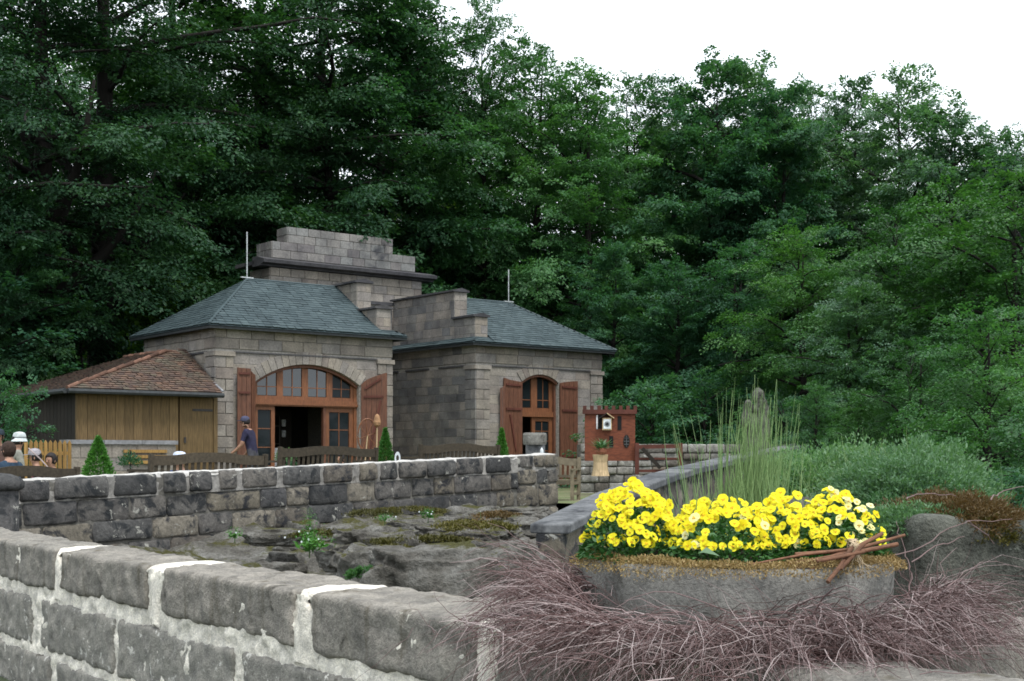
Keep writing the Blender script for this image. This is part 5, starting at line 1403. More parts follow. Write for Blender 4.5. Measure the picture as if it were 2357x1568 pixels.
# ------------------------------------------------------------------ bush and heather on the outcrop
def bush_cloud(name, label, cat, c, rad, n_, lsize, mat, seed, group=None, shell=.45, wr=.4, up=.35, lumps=9, kind=None):
    r = np.random.default_rng(seed); c = np.array(c); rad = np.array(rad)
    d = unit(r.normal(0, 1, (n_, 3))); d[:,2] = np.abs(d[:,2]) - .25*r.uniform(0, 1, n_)
    L_ = unit(r.normal(0, 1, (lumps, 3))); k = np.max(d @ L_.T, 1)
    rr_ = (shell + (1-shell)*r.uniform(0, 1, n_)**.5) * (0.72 + .34*k) * (1 + r.normal(0, .05, n_)) * (1 + .16*np.sin(d[:,0]*11+seed)*np.sin(d[:,2]*9+d[:,1]*7))
    P = c + d*rad*rr_[:,None]
    A = unit(d + r.normal(0, .6, (n_, 3)) + np.array([0,0,up])); Nn = unit(r.normal(0, 1, (n_, 3)) + d)
    ll = lsize*r.uniform(.6, 1.4, n_); V, Fc = leaf_mesh(P, A, Nn, ll, ll*wr)
    me = mesh_np(name, V, Fc); setmat(me, mat); o = link(name, me); return tag(o, label, cat, group, kind)
def cc(px, py, Y): p = at(px, py, Y); return (p.x, p.y, p.z)
bush_cloud('bush', 'large feathery grey-green bush growing over the rock mound', 'bush', cc(1950,1165,9.4), (.72,.8,.43), 42000, .030, M['leaf_feather'], 1, lumps=16)
bush_cloud('bush', 'feathery green bush spreading right over the outcrop top', 'bush', cc(2120,1165,8.6), (.44,.6,.42), 32000, .028, M['leaf_feather'], 2, lumps=12)
bush_cloud('bush', 'feathery bush left part beside the broom rods', 'bush', cc(1830,1160,9.0), (.32,.4,.34), 16000, .028, M['leaf_feather'], 3, lumps=10)
bush_cloud('bush', 'nearer feathery bush part just above the rusty heather', 'bush', cc(2085,1160,7.7), (.47,.35,.28), 30000, .022, M['leaf_feather'], 7, lumps=16)
bush_cloud('heather', 'rusty brown dry heather on top of the right outcrop', 'heather', cc(2185,1205,6.35), (.32,.46,.15), 26000, .020, M['leaf_rust'], 4, wr=.25, lumps=22)
bush_cloud('moss_cover', 'green and brown growth draping over the front edge of the rock block', 'moss', cc(2110,1215,6.15), (.28,.22,.11), 14000, .02, M['leaf_feather'], 15, wr=.3, lumps=18)
bush_cloud('moss_cover', 'olive moss hanging on the right top corner of the rock block', 'moss', cc(2260,1235,6.1), (.20,.2,.10), 11000, .016, M['leaf_moss'], 16, wr=.4, lumps=14)
bush_cloud('heather', 'dark green and rusty growth between pansies and outcrop', 'heather', cc(2050,1222,6.9), (.26,.3,.17), 15000, .02, M['leaf_pansy'], 5, wr=.4, lumps=10)
rods('wild_grass', 'fine upright grass stems rising out of the feathery bush', 'grass', 1960, 8.6, 160, .15, .50, .42, (0,0), M['broom'], seed=8, base=.28, z0=-.28, thick=.0026)
rods('wild_grass', 'thin grass stems on the right part of the bush', 'grass', 2140, 8.0, 110, .1, .42, .42, (0,0), M['leaf_feather'], seed=9, base=.22, z0=-.28, thick=.0026)

# weeds and moss on the court rocks
def moss_patch(px, py, Y, rx, ry, n_, mat, seed, label, ls=.03):
    r = np.random.default_rng(seed); c = at(px, py, Y); a = r.uniform(0, 6.28, n_); q = np.sqrt(r.uniform(0, 1, n_))*(1+.25*np.sin(a*3+seed))
    cl_ = r.integers(0, 16, n_); ca_ = r.uniform(0, 6.28, 16); cq_ = np.sqrt(r.uniform(0, 1, 16)); cs_ = r.uniform(.05, .17, 16)
    ex_ = cq_[cl_]*np.cos(ca_[cl_]) + r.normal(0, 1, n_)*cs_[cl_]; ey_ = cq_[cl_]*np.sin(ca_[cl_]) + r.normal(0, 1, n_)*cs_[cl_]
    a = np.arctan2(ey_, ex_); q = np.hypot(ex_, ey_)
    P = np.stack([c.x + rx*q*np.cos(a), c.y + ry*q*np.sin(a), c.z + np.clip(1-q*q, 0, 1)*.05 + r.uniform(-.02,.02,n_)], 1)
    o = tuft_cloud('moss', P, ls, mat, None, seed, .4, .3); return tag(o, label, 'moss', None, 'stuff')
moss_patch(905,1275,11.6,.22,.25,3500,M['leaf_moss'],1,'yellow-green moss cushion left of the largest rock')
moss_patch(1090,1215,13.5,.40,.4,5000,M['leaf_moss'],2,'olive brown moss bank at the middle right of the rocks')
moss_patch(940,1180,17.5,.5,.6,4500,M['leaf_moss'],3,'moss along the foot of the terrace wall')
moss_patch(840,1325,10.9,.14,.15,1800,M['leaf_hornbeam'],4,'bright green moss and weeds touching the near wall')
moss_patch(985,1250,13.0,.5,.2,3500,M['leaf_moss'],5,'moss strip between two flat rocks')
moss_patch(760,1235,14.2,.4,.3,2500,M['leaf_moss'],6,'thin moss among the left rocks')
moss_patch(1150,1190,16.8,.3,.3,2600,M['leaf_rust'],7,'reddish dry moss near the end of the terrace wall')
moss_patch(860,1185,16.5,.35,.3,2200,M['leaf_moss'],8,'short moss above the left rocks')
def weed(px, py, Y, h, n_, seed, label, flowers=0, mat='leaf_box', w_=.1):
    c = at(px, py, Y); root = thing('weed', c, label, 'plant', 'weeds on the rocks')
    r = np.random.default_rng(seed); t = r.uniform(0, 1, n_); a = r.uniform(0, 6.28, n_)
    P = np.stack([c.x + r.normal(0, w_*.35, n_), c.y + r.normal(0, w_*.35, n_), c.z + t*h], 1)
    A = unit(np.stack([np.cos(a), np.sin(a), r.uniform(0, .9, n_)], 1)); Nn = unit(np.array([0,0,1.0]) + r.normal(0, .4, (n_,3)))
    ll = .055*(1.15-t)*r.uniform(.7,1.3,n_); V, Fc = leaf_mesh(P, A, Nn, ll, ll*.42); me = mesh_np('leaves', V, Fc); setmat(me, M[mat]); link('leaves', me, root)
    m_ = MB(); m_.tube([c-Vector((0,0,.05)), c+Vector((.01,0,h*.5)), c+Vector((0,.01,h))], [.006,.004,.002], 5); m_.build('stem', M['stem'], root)
    if flowers:
        for k in range(flowers):
            p = c + Vector((r.normal(0, w_*.8), r.normal(0, w_*.8), r.uniform(.05, h*.6))); m_ = MB()
            m_.add([p + Vector((math.cos(x)*.010, -.004, math.sin(x)*.010)) for x in (0,1.26,2.5,3.77,5.0)] , [(0,1,2,3,4)]); m_.build('flower', M['white'], root)
weed(712,1272,12.5,.42,420,1,'tall leafy weed with small white flowers behind the near wall',7)
weed(720,1262,12.3,.16,300,2,'low leafy weed with white flowers at the foot of the tall weed',5,w_=.2)
weed(985,1195,15.5,.14,160,3,'small green weed with white flowers on the upper rocks',4)
weed(885,1200,16.0,.10,120,4,'tiny pale weed on the moss below the wall',2,w_=.15)
weed(1105,1215,15.0,.18,160,5,'reddish leafy weed on the moss bank',0,mat='leaf_rust',w_=.2)
weed(540,1240,15.0,.14,140,6,'small weed at the left foot of the terrace wall',2,w_=.12)

# ------------------------------------------------------------------ benches
def bench(cx_, cy_, gz, length, ang, label, pale=False):
    """bench whose back runs along ang; the seat is on the far side (+local y)"""
    root = thing('garden_bench', (cx_, cy_, gz), label, 'bench', 'wooden benches on the terrace', ang)
    mt = M['bench_pale'] if pale else M['bench']
    X = Vector((math.cos(ang), math.sin(ang), 0)); Y_ = Vector((-X.y, X.x, 0)); O = Vector((cx_, cy_, gz)); h = length/2
    P = lambda x, y, z: O + X*x + Y_*y + Vector((0,0,z))
    for s in (-1, 1):
        m_ = MB(); m_.beam(P(s*(h-.035), .02, 0), P(s*(h-.035), -.04, .88), .07, .06, up=tuple(X)); m_.build('rear_leg', mt, root)
        m_ = MB(); m_.beam(P(s*(h-.035), .50, 0), P(s*(h-.035), .50, .62), .07, .06, up=tuple(X)); m_.build('front_leg', mt, root)
        m_ = MB(); m_.obox(P(s*(h-.035)-.035, -.03, .62), X*.07, Y_*.60, (0,0,.035)); m_.build('armrest', mt, root)
        m_ = MB(); m_.obox(P(s*(h-.035)-.02, .05, .13), X*.04, Y_*.42, (0,0,.05)); m_.obox(P(s*(h-.035)-.02, .05, .34), X*.04, Y_*.42, (0,0,.06)); m_.build('side_rail', mt, root)
    m_ = MB(); m_.obox(P(-h+.07, .48, .34), X*(length-.14), Y_*.035, (0,0,.07)); m_.obox(P(-h+.07, .02, .34), X*(length-.14), Y_*.035, (0,0,.07)); m_.build('seat_rail', mt, root)
    for k in range(5):
        m_ = MB(); m_.obox(P(-h+.03, .06+k*.092, .415), X*(length-.06), Y_*.078, (0,0,.022)); m_.build('seat_slat', mt, root)
    # raised curved top rail
    n = 14; a = -h+.07; L_ = length-.14; f = lambda t: .80 + .045*math.exp(-((t-.5)/.26)**4) + .02
    m_ = MB()
    for k in range(n):
        t0, t1 = k/n, (k+1)/n
        m_.prism([P(a+L_*t0,-.055,f(t0)-.11), P(a+L_*t1,-.055,f(t1)-.11), P(a+L_*t1,-.055,f(t1)+.035), P(a+L_*t0,-.055,f(t0)+.035)], Y_*.035)
    m_.build('top_rail', mt, root)
    m_ = MB(); m_.obox(P(a, -.03, .47), X*L_, Y_*.03, (0,0,.055)); m_.build('lower_rail', mt, root)
    ns_ = int(length/.105)
    for k in range(ns_):
        x = a + L_*(k+.5)/ns_; m_ = MB(); m_.beam(P(x, -.015, .52), P(x, -.035, .76), .05, .014, up=tuple(Y_)); m_.build('back_slat', mt, root)
    return root
def bench_px(p0, Y0, p1, Y1, top, label, pale=False):
    a_, b_ = at(p0, 1055, Y0), at(p1, 1055, Y1); c = (a_+b_)/2; d = b_-a_
    zt_ = (HY-top)/F*c.y; bench(c.x, c.y, zt_-.90, d.length, math.atan2(d.y, d.x), label, pale)
bench_px(-75, 17.3, 178, 18.7, 1072, 'leftmost dark bench, seen from behind next to the round pillar')
bench_px(340, 19.4, 612, 20.9, 1042, 'dark bench seen from behind, between two cone shrubs and in front of the shed door')
bench_px(638, 22.2, 866, 23.8, 1027, 'dark bench seen from behind below the wide arched doorway')
bench_px(962, 24.3, 1146, 25.8, 1021, 'dark bench seen from behind right of the middle cone shrub')
bc = at(1262, 1055, 27.3); bench(bc.x, bc.y, -.86, 1.35, R(180-18), 'pale weathered bench facing the court at the end of the wall', True)

# ------------------------------------------------------------------ topiary cones and terrace plants
def cone_shrub(px, ytop, Y, wpx, label, seed, base_z=None):
    gz = float(terr_z(0, Y)); top = (HY-ytop)/F*Y; H_ = top - gz - .38; rad = wpx/F*Y/2*1.15
    root = thing('cone_shrub', ((px-CX)/F*Y, Y, gz), label, 'topiary', 'cone shaped box shrubs on the terrace'); c = Vector(root.location)
    m_ = MB(); m_.lathe(c, [(.16,0),(.2,.3),(.22,.36),(.2,.38)], 16); m_.build('pot', M['terracotta'], root)
    m_ = MB(); m_.tube([c+Vector((0,0,.3)), c+Vector((0,0,.6))], .025, 6); m_.build('stem', M['bark'], root)
    r = np.random.default_rng(seed); n_ = 6500; t = r.uniform(0, 1, n_)**1.3; a = r.uniform(0, 6.28, n_)
    pr = rad*(1-t)**.85*np.minimum(1, t*8+.55)*(1 + .10*np.sin(a*5+t*14) + r.normal(0, .05, n_))*r.uniform(.62, 1.03, n_)
    P = np.stack([c.x + pr*np.cos(a), c.y + pr*np.sin(a), c.z + .38 + t*H_ + r.normal(0,.01,n_)], 1)
    A = unit(np.stack([np.cos(a), np.sin(a), np.full(n_, .9)], 1) + r.normal(0, .45, (n_,3))); Nn = unit(r.normal(0, 1, (n_,3)))
    ll = .04*r.uniform(.6,1.4,n_); V, Fc = leaf_mesh(P, A, Nn, ll, ll*.5); me = mesh_np('crown', V, Fc); setmat(me, M['leaf_box']); link('crown', me, root)
cone_shrub(226, 1008, 20.3, 92, 'largest green cone shrub in front of the shed', 1)
cone_shrub(887, 988, 25.5, 50, 'green cone shrub right of the wide arched doorway', 2)
cone_shrub(1155, 988, 27.2, 42, 'green cone shrub beside the narrow doorway shutter', 3)
def leafy(name, label, cat, px, py, Y, rad, n_, ls, mat, seed, wr=.35):
    p = at(px, py, Y); return bush_cloud(name, label, cat, (p.x, p.y, p.z-rad*.3), (rad,rad,rad*1.1), n_, ls, M[mat], seed, wr=wr, shell=.15)
leafy('rose_shrub', 'thin dark leafed shrub against the low pale wall', 'shrub', 300, 1060, 23, .20, 500, .05, 'leaf_deep', 21)
mb = MB(); p = at(300,1070,23); mb.tube([Vector((p.x,p.y,-1.0)), p + Vector((0,0,.25))], .012, 5); tag(mb.build('support_cane', M['bark']), 'thin dark cane in the shrub by the low pale wall', 'cane')
# potted flowers in the open doorway
leafy('potted_flowers', 'pot of pale flowers in front of the wide door left leaf', 'plant', 655, 1052, 28.5, .22, 700, .05, 'leaf_feather', 22)
leafy('potted_flowers', 'small green pot plant between the two middle benches', 'plant', 668, 1075, 26.0, .14, 400, .045, 'leaf_deep', 23)

# oval white stand beside the middle cone shrub
c0 = at(915, 1062, 22.6); ws = thing('oval_stand', Vector((c0.x, c0.y, -.9)), 'small white oval stand showing above the wall right of a cone shrub', 'stand')
mb = MB(); n = 24
for k in range(n):
    a0, a1 = 2*math.pi*k/n, 2*math.pi*(k+1)/n
    q = lambda a, s: Vector((c0.x + .048*s*math.cos(a), c0.y, .0 + (.11*s if math.sin(a) > 0 else .14*s)*math.sin(a)))
    mb.prism([q(a0,.5), q(a1,.5), q(a1,1), q(a0,1)], Vector((0,.02,0)))
mb.build('oval_frame', M['white'], ws)
mb = MB(); mb.tube([Vector((c0.x,c0.y+.01,-.9)), Vector((c0.x,c0.y+.01,-.13))], .012, 6); mb.build('post', M['white'], ws)
for px_, py_, Y_, lb in ((1247,1040,25.0,'small white lantern standing on the wall end'), (1253,1070,24.55,'small pale marker fixed on the wall end face')):
    p = at(px_, py_+6, Y_); mb = MB(); mb.lathe(p, [(.03,0),(.034,.03),(.03,.08),(.014,.11),(.004,.13)], 8); tag(mb.build('lantern', M['white']), lb, 'lantern')
# stone pedestal trough behind the wall end
c0 = at(1231, 1040, 28.0); pd = thing('stone_pedestal', Vector((c0.x, c0.y, -.84)), 'grey stone basin on a pedestal in front of the narrow doorway', 'pedestal')
mb = MB(); mb.box((c0.x-.19,c0.y-.16,-.84),(c0.x+.21,c0.y+.16,.28)); o = mb.build('pedestal_base', M['coping'], pd)
mb = MB(); mb.lathe(Vector((c0.x, c0.y, .28)), [(.235,0),(.245,.05),(.25,.2),(.235,.245),(.2,.25)], 20); mb.build('basin', M['trough'], pd)

# toy castle front with clock birdhouse
cY = 30.6; ca = thing('toy_castle', at(1403, 1062, cY), 'red painted wooden castle front with battlements and dark window slots', 'castle')
def cbox(px0, py0, px1, py1, Y0, Y1, name, mat, par=None, lbl=None):
    a_ = at(px0, py1, Y0); b_ = at(px1, py0, Y0); m_ = MB(); m_.box((a_.x, Y0, a_.z), (b_.x, Y1, b_.z)); return m_.build(name, mat, par or ca, label=lbl)
cbox(1346,948,1462,1061,cY,cY+.03,'panel',M['castle']); cbox(1341,943,1466,953,cY-.06,cY,'top_board',M['castle_trim'])
for k in range(8): cbox(1342+k*16.6,934,1350+k*16.6,944.5,cY-.05,cY+.0,'merlon',M['castle_trim'])
for (x, y, w2, h2) in ((1381,971,8,32),(1426,974,9,32),(1407,1017,9,26)):
    cbox(x-w2/2, y-h2/2, x+w2/2, y+h2/2, cY-.012, cY-.002, 'window_slot', M['black'])
for x in (1367+7,): cbox(x-1.5,956,x+2,988,cY-.02,cY-.012,'slot_edge',M['paper'])
mb = MB(); c1 = at(1442,1016,cY-.015); mb.add([Vector((c1.x+.075*math.cos(t),c1.y,c1.z+.15*math.sin(t))) for t in np.linspace(0,6.0,14)], [tuple(range(14))]); mb.build('oval_window', M['interior'], ca)
mb = MB(); [mb.beam(c1+Vector((x0,-.01,z0)), c1+Vector((x1,-.01,z1)), .012, .012) for x0,z0,x1,z1 in ((-.06,0,.06,0),(0,-.13,0,.13),(-.05,.07,.05,.07),(-.05,-.07,.05,-.07))]; mb.build('window_bars', M['coping'], ca)
for k in range(4): cbox(1346,1061+k*0,1346,1061,cY,cY,'x',M['black']) if False else None
bh = thing('clock_birdhouse', at(1398, 970, cY-.2), 'white birdhouse shaped clock with a small gable roof on the toy castle', 'clock')
cbox(1387,962,1408,990,cY-.16,cY-.02,'case',M['wood_pale'],bh); cbox(1389,965,1406,987,cY-.17,cY-.162,'dial',M['white'],bh)
mb = MB(); c1 = at(1397.5,976,cY-.18)
for k in range(6):
    a_ = k*math.pi/6; mb.beam(c1 + Vector((math.cos(a_)*.065,0,math.sin(a_)*.065)), c1 + Vector((-math.cos(a_)*.065,0,-math.sin(a_)*.065)), .01, .006, up=(0,1,0))
mb.build('dial_marks', M['gutter'], bh)
ap = at(1397,952,cY-.22)
for s in (-1, 1):
    mb = MB(); e_ = ap + Vector((s*.165,0,-.115)); mb.obox(ap, e_-ap, (0,.24,0), (0,0,.022)); mb.build('roof_board', M['wood_pale'] if s > 0 else M['board_dark'], bh)
st = thing('tree_stump', at(1382, 1096, 29.4), 'pale upright cut log used as a plant stand in front of the toy castle', 'log')
c0 = Vector(st.location); mb = MB(); mb.lathe(c0, [(.20,0),(.17,.12),(.15,.3),(.17,.46),(.165,.47)], 14); mb.build('log', M['wood_pale'], st)
ag = thing('potted_agave', at(1384, 1046, 29.3), 'spiky grey-green potted plant standing on the cut log', 'plant')
c0 = Vector(ag.location); mb = MB(); mb.lathe(c0, [(.09,0),(.12,.05),(.125,.13),(.11,.135)], 14); mb.build('pot', M['terracotta'], ag)
r = np.random.default_rng(4); n_ = 110; a = r.uniform(0,6.28,n_); P = np.tile(np.array([c0.x,c0.y,c0.z+.12]), (n_,1)) + r.normal(0,.03,(n_,3)); A = unit(np.stack([np.cos(a), np.sin(a), r.uniform(.1,1.6,n_)],1)); ll = r.uniform(.15,.36,n_)
V, Fc = leaf_mesh(P, A, unit(np.tile(np.array([0,0,1.0]),(n_,1))+r.normal(0,.2,(n_,3))), ll, np.full(n_,.03)); me = mesh_np('leaves', V, Fc); setmat(me, M['leaf_feather']); link('leaves', me, ag)

# weathered statue beyond the parapet
stt = thing('weathered_statue', at(1745, 1030, 31.5), 'weathered grey stone figure standing behind the tall broom', 'statue')
bm = bmesh.new()
def blob(px, py, Y, rx, ry, rz, seed):
    c = at(px, py, Y); g = bmesh.ops.create_icosphere(bm, subdivisions=3, radius=1.0)
    for v in g['verts']:
        p = v.co.copy(); n_ = mnoise.fractal(p*1.5+Vector((seed*4,0,0)), .9, 2, 4); v.co = Vector((p.x*rx*.88, p.y*ry*.88, p.z*rz*.95))*(1+.22*n_) + c
for q in ((1745,912,31.5,.17,.18,.20,1),(1722,938,31.4,.13,.16,.19,2),(1752,945,31.5,.22,.2,.33,3),(1745,985,31.5,.33,.28,.42,4),(1742,1040,31.5,.37,.32,.45,5),(1718,965,31.4,.14,.18,.24,6)): blob(*q)
me = bpy.data.meshes.new('figure'); bm.to_mesh(me); bm.free(); me.materials.append(M['outcrop']); me.polygons.foreach_set('use_smooth', [True]*len(me.polygons))
o = link('figure', me, stt); rm = o.modifiers.new('remesh', 'REMESH'); rm.mode = 'VOXEL'; rm.voxel_size = .035; rm.use_smooth_shade = True
mb = MB(); c0 = at(1745,1060,31.5); mb.box((c0.x-.42,c0.y-.35,-1.8),(c0.x+.42,c0.y+.35,-.1)); mb.build('plinth', M['rubble'], stt)

# spinning wheel by the right shutter
sw = thing('spinning_wheel', at(852, 1085, 31.8), 'pale wooden spinning wheel standing before the right shutter', 'spinning wheel')
c1 = at(846, 1003, 31.8); X = Vector((.94,.34,0)); n = 22
mb = MB(); mb.tube([c1 + X*.235*math.cos(t) + Vector((0,0,.40*math.sin(t))) for t in np.linspace(0, 2*math.pi, n)], .018, 6, cap=False); mb.build('wheel_rim', M['redwood_light'], sw)
for k in range(8):
    t = 2*math.pi*k/8+.2; mb = MB(); mb.tube([c1, c1 + X*.22*math.cos(t) + Vector((0,0,.38*math.sin(t)))], .010, 5); mb.build('spoke', M['redwood_light'], sw)
mb = MB(); mb.tube([c1-X*0, c1+X*.02], .04, 8); mb.build('hub', M['redwood_light'], sw)
for (x0,y0,x1,y1,rr_,nm) in ((866,1090,868,985,.016,'distaff_post'),(838,1090,846,1003,.014,'leg'),(880,1092,862,1040,.014,'leg'),(858,1088,852,1045,.014,'leg'),(835,1045,882,1036,.022,'table')):
    mb = MB(); mb.tube([at(x0,y0,31.75), at(x1,y1,31.75)], rr_, 6); mb.build(nm, M['wood_pale'], sw)
mb = MB(); p = at(868,985,31.75); mb.lathe(p, [(.02,.02),(.075,.06),(.09,.13),(.07,.22),(.05,.29),(.01,.33)], 12); mb.build('wool_bundle', plain('flax', (.30,.17,.09), .9, nscale=20), sw)

# ------------------------------------------------------------------ people
SKIN = plain('skin', (0.34,0.19,0.13), 0.6); 
def cloth(c): return plain('cloth', c, 0.9, nscale=9)
def person(root_loc, label, joints, edges, radii, shirt, trousers, hair=None, hat=None, facing=0.0, skin_below=None, group=None):
    """one skinned body; joints in metres relative to root, local +y is forward; rotated by facing"""
    root = thing('person', root_loc, label, 'person', group, facing)
    names = list(joints); me = bpy.data.meshes.new('body'); me.from_pydata([joints[k] for k in names], [(names.index(a), names.index(b)) for a, b in edges], [])
    o = bpy.data.objects.new('body', me); C.objects.link(o)
    o.modifiers.new('skin', 'SKIN'); sv = me.skin_vertices[0].data
    for i, k in enumerate(names):
        rr_ = radii[k]; sv[i].radius = rr_ if hasattr(rr_, '__len__') else (rr_, rr_); sv[i].use_root = (k == 'pelvis')
    ss = o.modifiers.new('sub', 'SUBSURF'); ss.levels = 2; ss.render_levels = 2
    dg = bpy.context.evaluated_depsgraph_get(); ev = bpy.data.meshes.new_from_object(o.evaluated_get(dg)); bpy.data.objects.remove(o)
    ev.name = 'body'; ev.materials.clear()
    for m_ in (SKIN, shirt, trousers): ev.materials.append(m_)
    J = {k: Vector(v) for k, v in joints.items()}
    def seg(k0, k1, p):
        a_, b_ = J[k0], J[k1]; d = b_-a_; t = max(0, min(1, (p-a_).dot(d)/d.length_squared)); return (p-a_-d*t).length
    body_e = [(a, b, ('s' if {a,b} <= {'pelvis','waist','chest','neck','shL','shR','elL','elR'} and not ({a,b} == {'chest','neck'} and False) else ('t' if any(x in a+b for x in ('hip','kn','ft')) else 'k'))) for a, b in edges]
    for pl_ in ev.polygons:
        c = pl_.center; best = min(body_e, key=lambda e: seg(e[0], e[1], c)); k = best[2]
        if best[:2] in (('chest','neck'),) and c.z > J['neck'].z - .02: k = 'k'
        if set(best[:2]) & {'elL','elR'} and set(best[:2]) & {'shL','shR'}:
            e = 'elL' if 'elL' in best[:2] else 'elR'
            if (c - J[e]).length < .09 and skin_below != 'wrist': k = 'k'
        if k == 'k' and skin_below == 'wrist' and set(best[:2]) & {'wrL','wrR'} and not set(best[:2]) & {'haL','haR'}: k = 's'
        pl_.material_index = {'k':0,'s':1,'t':2}[k]; pl_.use_smooth = True
    b = bpy.data.objects.new('body', ev); C.objects.link(b); b.parent = root
    # fingers
    for s_ in 'LR':
        if 'ha'+s_ in J and 'wr'+s_ in J:
            d = (J['ha'+s_]-J['wr'+s_]).normalized(); x = d.cross(Vector((0,1,0.2))).normalized(); mb = MB()
            for k in range(4): p = J['ha'+s_] + x*(k-1.5)*.019; mb.tube([p, p+d*.04, p+d*.07+Vector((0,.012,0))], [.009,.0085,.007], 5)
            p = J['ha'+s_] - d*.03 + x*.035; mb.tube([p, p+d*.02+x*.02, p+d*.045+x*.025], [.010,.009,.007], 5)
            f = mb.build('fingers', SKIN, None); f.parent = root
    Hc = J['head']
    mb = MB()
    for s_ in (-1, 1):
        mb.lathe(Hc + Vector((s_*.033,.088,.0)), [(.001,-.010),(.010,-.006),(.010,.006),(.001,.010)], 6)
    e = mb.build('eyes', M['gutter'], None); e.parent = root
    mb = MB(); mb.add([Hc+Vector((-.014,.088,-.03)), Hc+Vector((.014,.088,-.03)), Hc+Vector((0,.122,-.028)), Hc+Vector((0,.092,.015))], [(0,1,2),(1,3,2),(3,0,2)]); e = mb.build('nose', SKIN, None); e.parent = root
    for s_ in (-1,1):
        mb = MB(); mb.lathe(Hc+Vector((s_*.083,0,-.025)), [(.004,-.02),(.013,0),(.013,.03),(.004,.045)], 8); e = mb.build('ear', SKIN, None); e.parent = root
    if hair:
        bm = bmesh.new(); bmesh.ops.create_icosphere(bm, subdivisions=3, radius=1)
        for v in bm.verts:
            p = v.co.copy(); k = 1 + .06*mnoise.noise(p*4)
            if p.y > .45 and p.z < .45: p.y = .45
            v.co = Vector((p.x*.098*k, p.y*.113*k-.012, p.z*(.122 if p.z > 0 else hair[1])*k + .012)) + Hc
        m2 = bpy.data.meshes.new('hair'); bm.to_mesh(m2); bm.free(); m2.materials.append(hair[0]); h = bpy.data.objects.new('hair', m2); C.objects.link(h); h.parent = root
    if hat:
        kind, mat, mat2 = hat; mb = MB()
        if kind == 'cap':
            mb.lathe(Hc+Vector((0,-.005,.03)), [(.104,0),(.106,.03),(.095,.075),(.06,.105),(.01,.115)], 16)
            mb.prism([Hc+Vector((-.075,.07,.035)), Hc+Vector((.075,.07,.035)), Hc+Vector((.06,.16,.03)), Hc+Vector((0,.185,.028)), Hc+Vector((-.06,.16,.03))], Vector((0,0,.012)))
            h = mb.build('cap', mat, None); h.parent = root
        else:
            mb.lathe(Hc+Vector((0,0,.015)), [(.132,-.03),(.134,-.022),(.112,.022),(.110,.03)], 20, 0); mb.lathe(Hc+Vector((0,0,.045)), [(.1095,0),(.1095,.022)], 20, 1); mb.lathe(Hc+Vector((0,0,.067)), [(.109,0),(.104,.03),(.09,.062),(.05,.08),(.01,.084)], 20, 0)
            h = mb.build('hat', [mat, mat2], None); h.parent = root
    return root
def stand_pose(lean=0.0):
    return ({'pelvis':(0,0,.95),'waist':(0,.01+lean*.15,1.08),'chest':(0,.02+lean*.5,1.33),'neck':(0,.03+lean*.75,1.50),'head0':(0,.05+lean*.85,1.58),'head':(0,.06+lean*.9,1.65),'headt':(0,.05+lean*.95,1.73),
      'shL':(-.18,.02+lean*.6,1.42),'shR':(.18,.02+lean*.6,1.42),'elL':(-.24,.05+lean*.8,1.14),'elR':(.24,.0+lean*.9,1.14),'wrL':(-.22,.22+lean,.98),'wrR':(.22,.12+lean*1.2,.90),'haL':(-.21,.28+lean,.95),'haR':(.21,.16+lean*1.2,.83),
      'hipL':(-.10,0,.9),'hipR':(.10,0,.9),'knL':(-.11,.06,.50),'knR':(.11,.0,.50),'ftL':(-.12,.02,.08),'ftR':(.12,-.03,.08),'toL':(-.13,.16,.035),'toR':(.13,.11,.035)},
     [('pelvis','waist'),('waist','chest'),('chest','neck'),('neck','head0'),('head0','head'),('head','headt'),('chest','shL'),('chest','shR'),('shL','elL'),('shR','elR'),('elL','wrL'),('elR','wrR'),('wrL','haL'),('wrR','haR'),('pelvis','hipL'),('pelvis','hipR'),('hipL','knL'),('hipR','knR'),('knL','ftL'),('knR','ftR'),('ftL','toL'),('ftR','toR')],
     {'pelvis':(.16,.12),'waist':(.145,.105),'chest':(.165,.115),'neck':.055,'head0':.065,'head':(.082,.098),'headt':(.062,.075),'shL':.075,'shR':.075,'elL':.045,'elR':.045,'wrL':.03,'wrR':.03,'haL':(.04,.02),'haR':(.04,.02),'hipL':.095,'hipR':.095,'knL':.06,'knR':.06,'ftL':.045,'ftR':.045,'toL':.04,'toR':.04})
def sit_pose():
    j, e, r_ = stand_pose(); k = -.47
    for n_ in j:
        x, y, z = j[n_]
        if n_[:2] in ('kn','ft','to'): continue
        j[n_] = (x, y, z+k)
    for s_, x in (('L',-.12),('R',.12)):
        j['hip'+s_] = (x*.85,.03,.46); j['kn'+s_] = (x,.45,.50); j['ft'+s_] = (x,.45,.08); j['to'+s_] = (x,.60,.035); j['ha'+s_] = (x,.36,.60); j['wr'+s_] = (x*1.2,.30,.62); j['el'+s_] = (x*2,.08,.66)
    return j, e, r_
hairb = plain('brown hair', (0.032,0.018,0.012), 0.8, nscale=40); haird = plain('dark hair', (0.015,0.012,0.012), 0.7)
p = at(578, 1055, 30.3); j, e, r_ = stand_pose(.16)
person((p.x+.05, p.y, GZ), 'man in a dark blue t-shirt and cap standing before the left folding shutter, looking left', j, e, r_, cloth((.020,.019,.045)), cloth((.05,.05,.06)), (haird,.08), ('cap', cloth((.05,.052,.09)), None), facing=R(78), group='people on the terrace')
def seated(px, ytop, Y, face, label, **kw):
    j, e, r_ = sit_pose(); p = at(px, ytop, Y); person((p.x, p.y, p.z-1.28), label, j, e, r_, facing=R(face), group='people on the terrace', **kw)
seated(26, 1020, 19.4, 70, 'seated person with brown hair and navy jacket on the leftmost bench, face turned left', shirt=cloth((.022,.045,.075)), trousers=cloth((.03,.03,.035)), hair=(hairb,.14), skin_below='wrist')
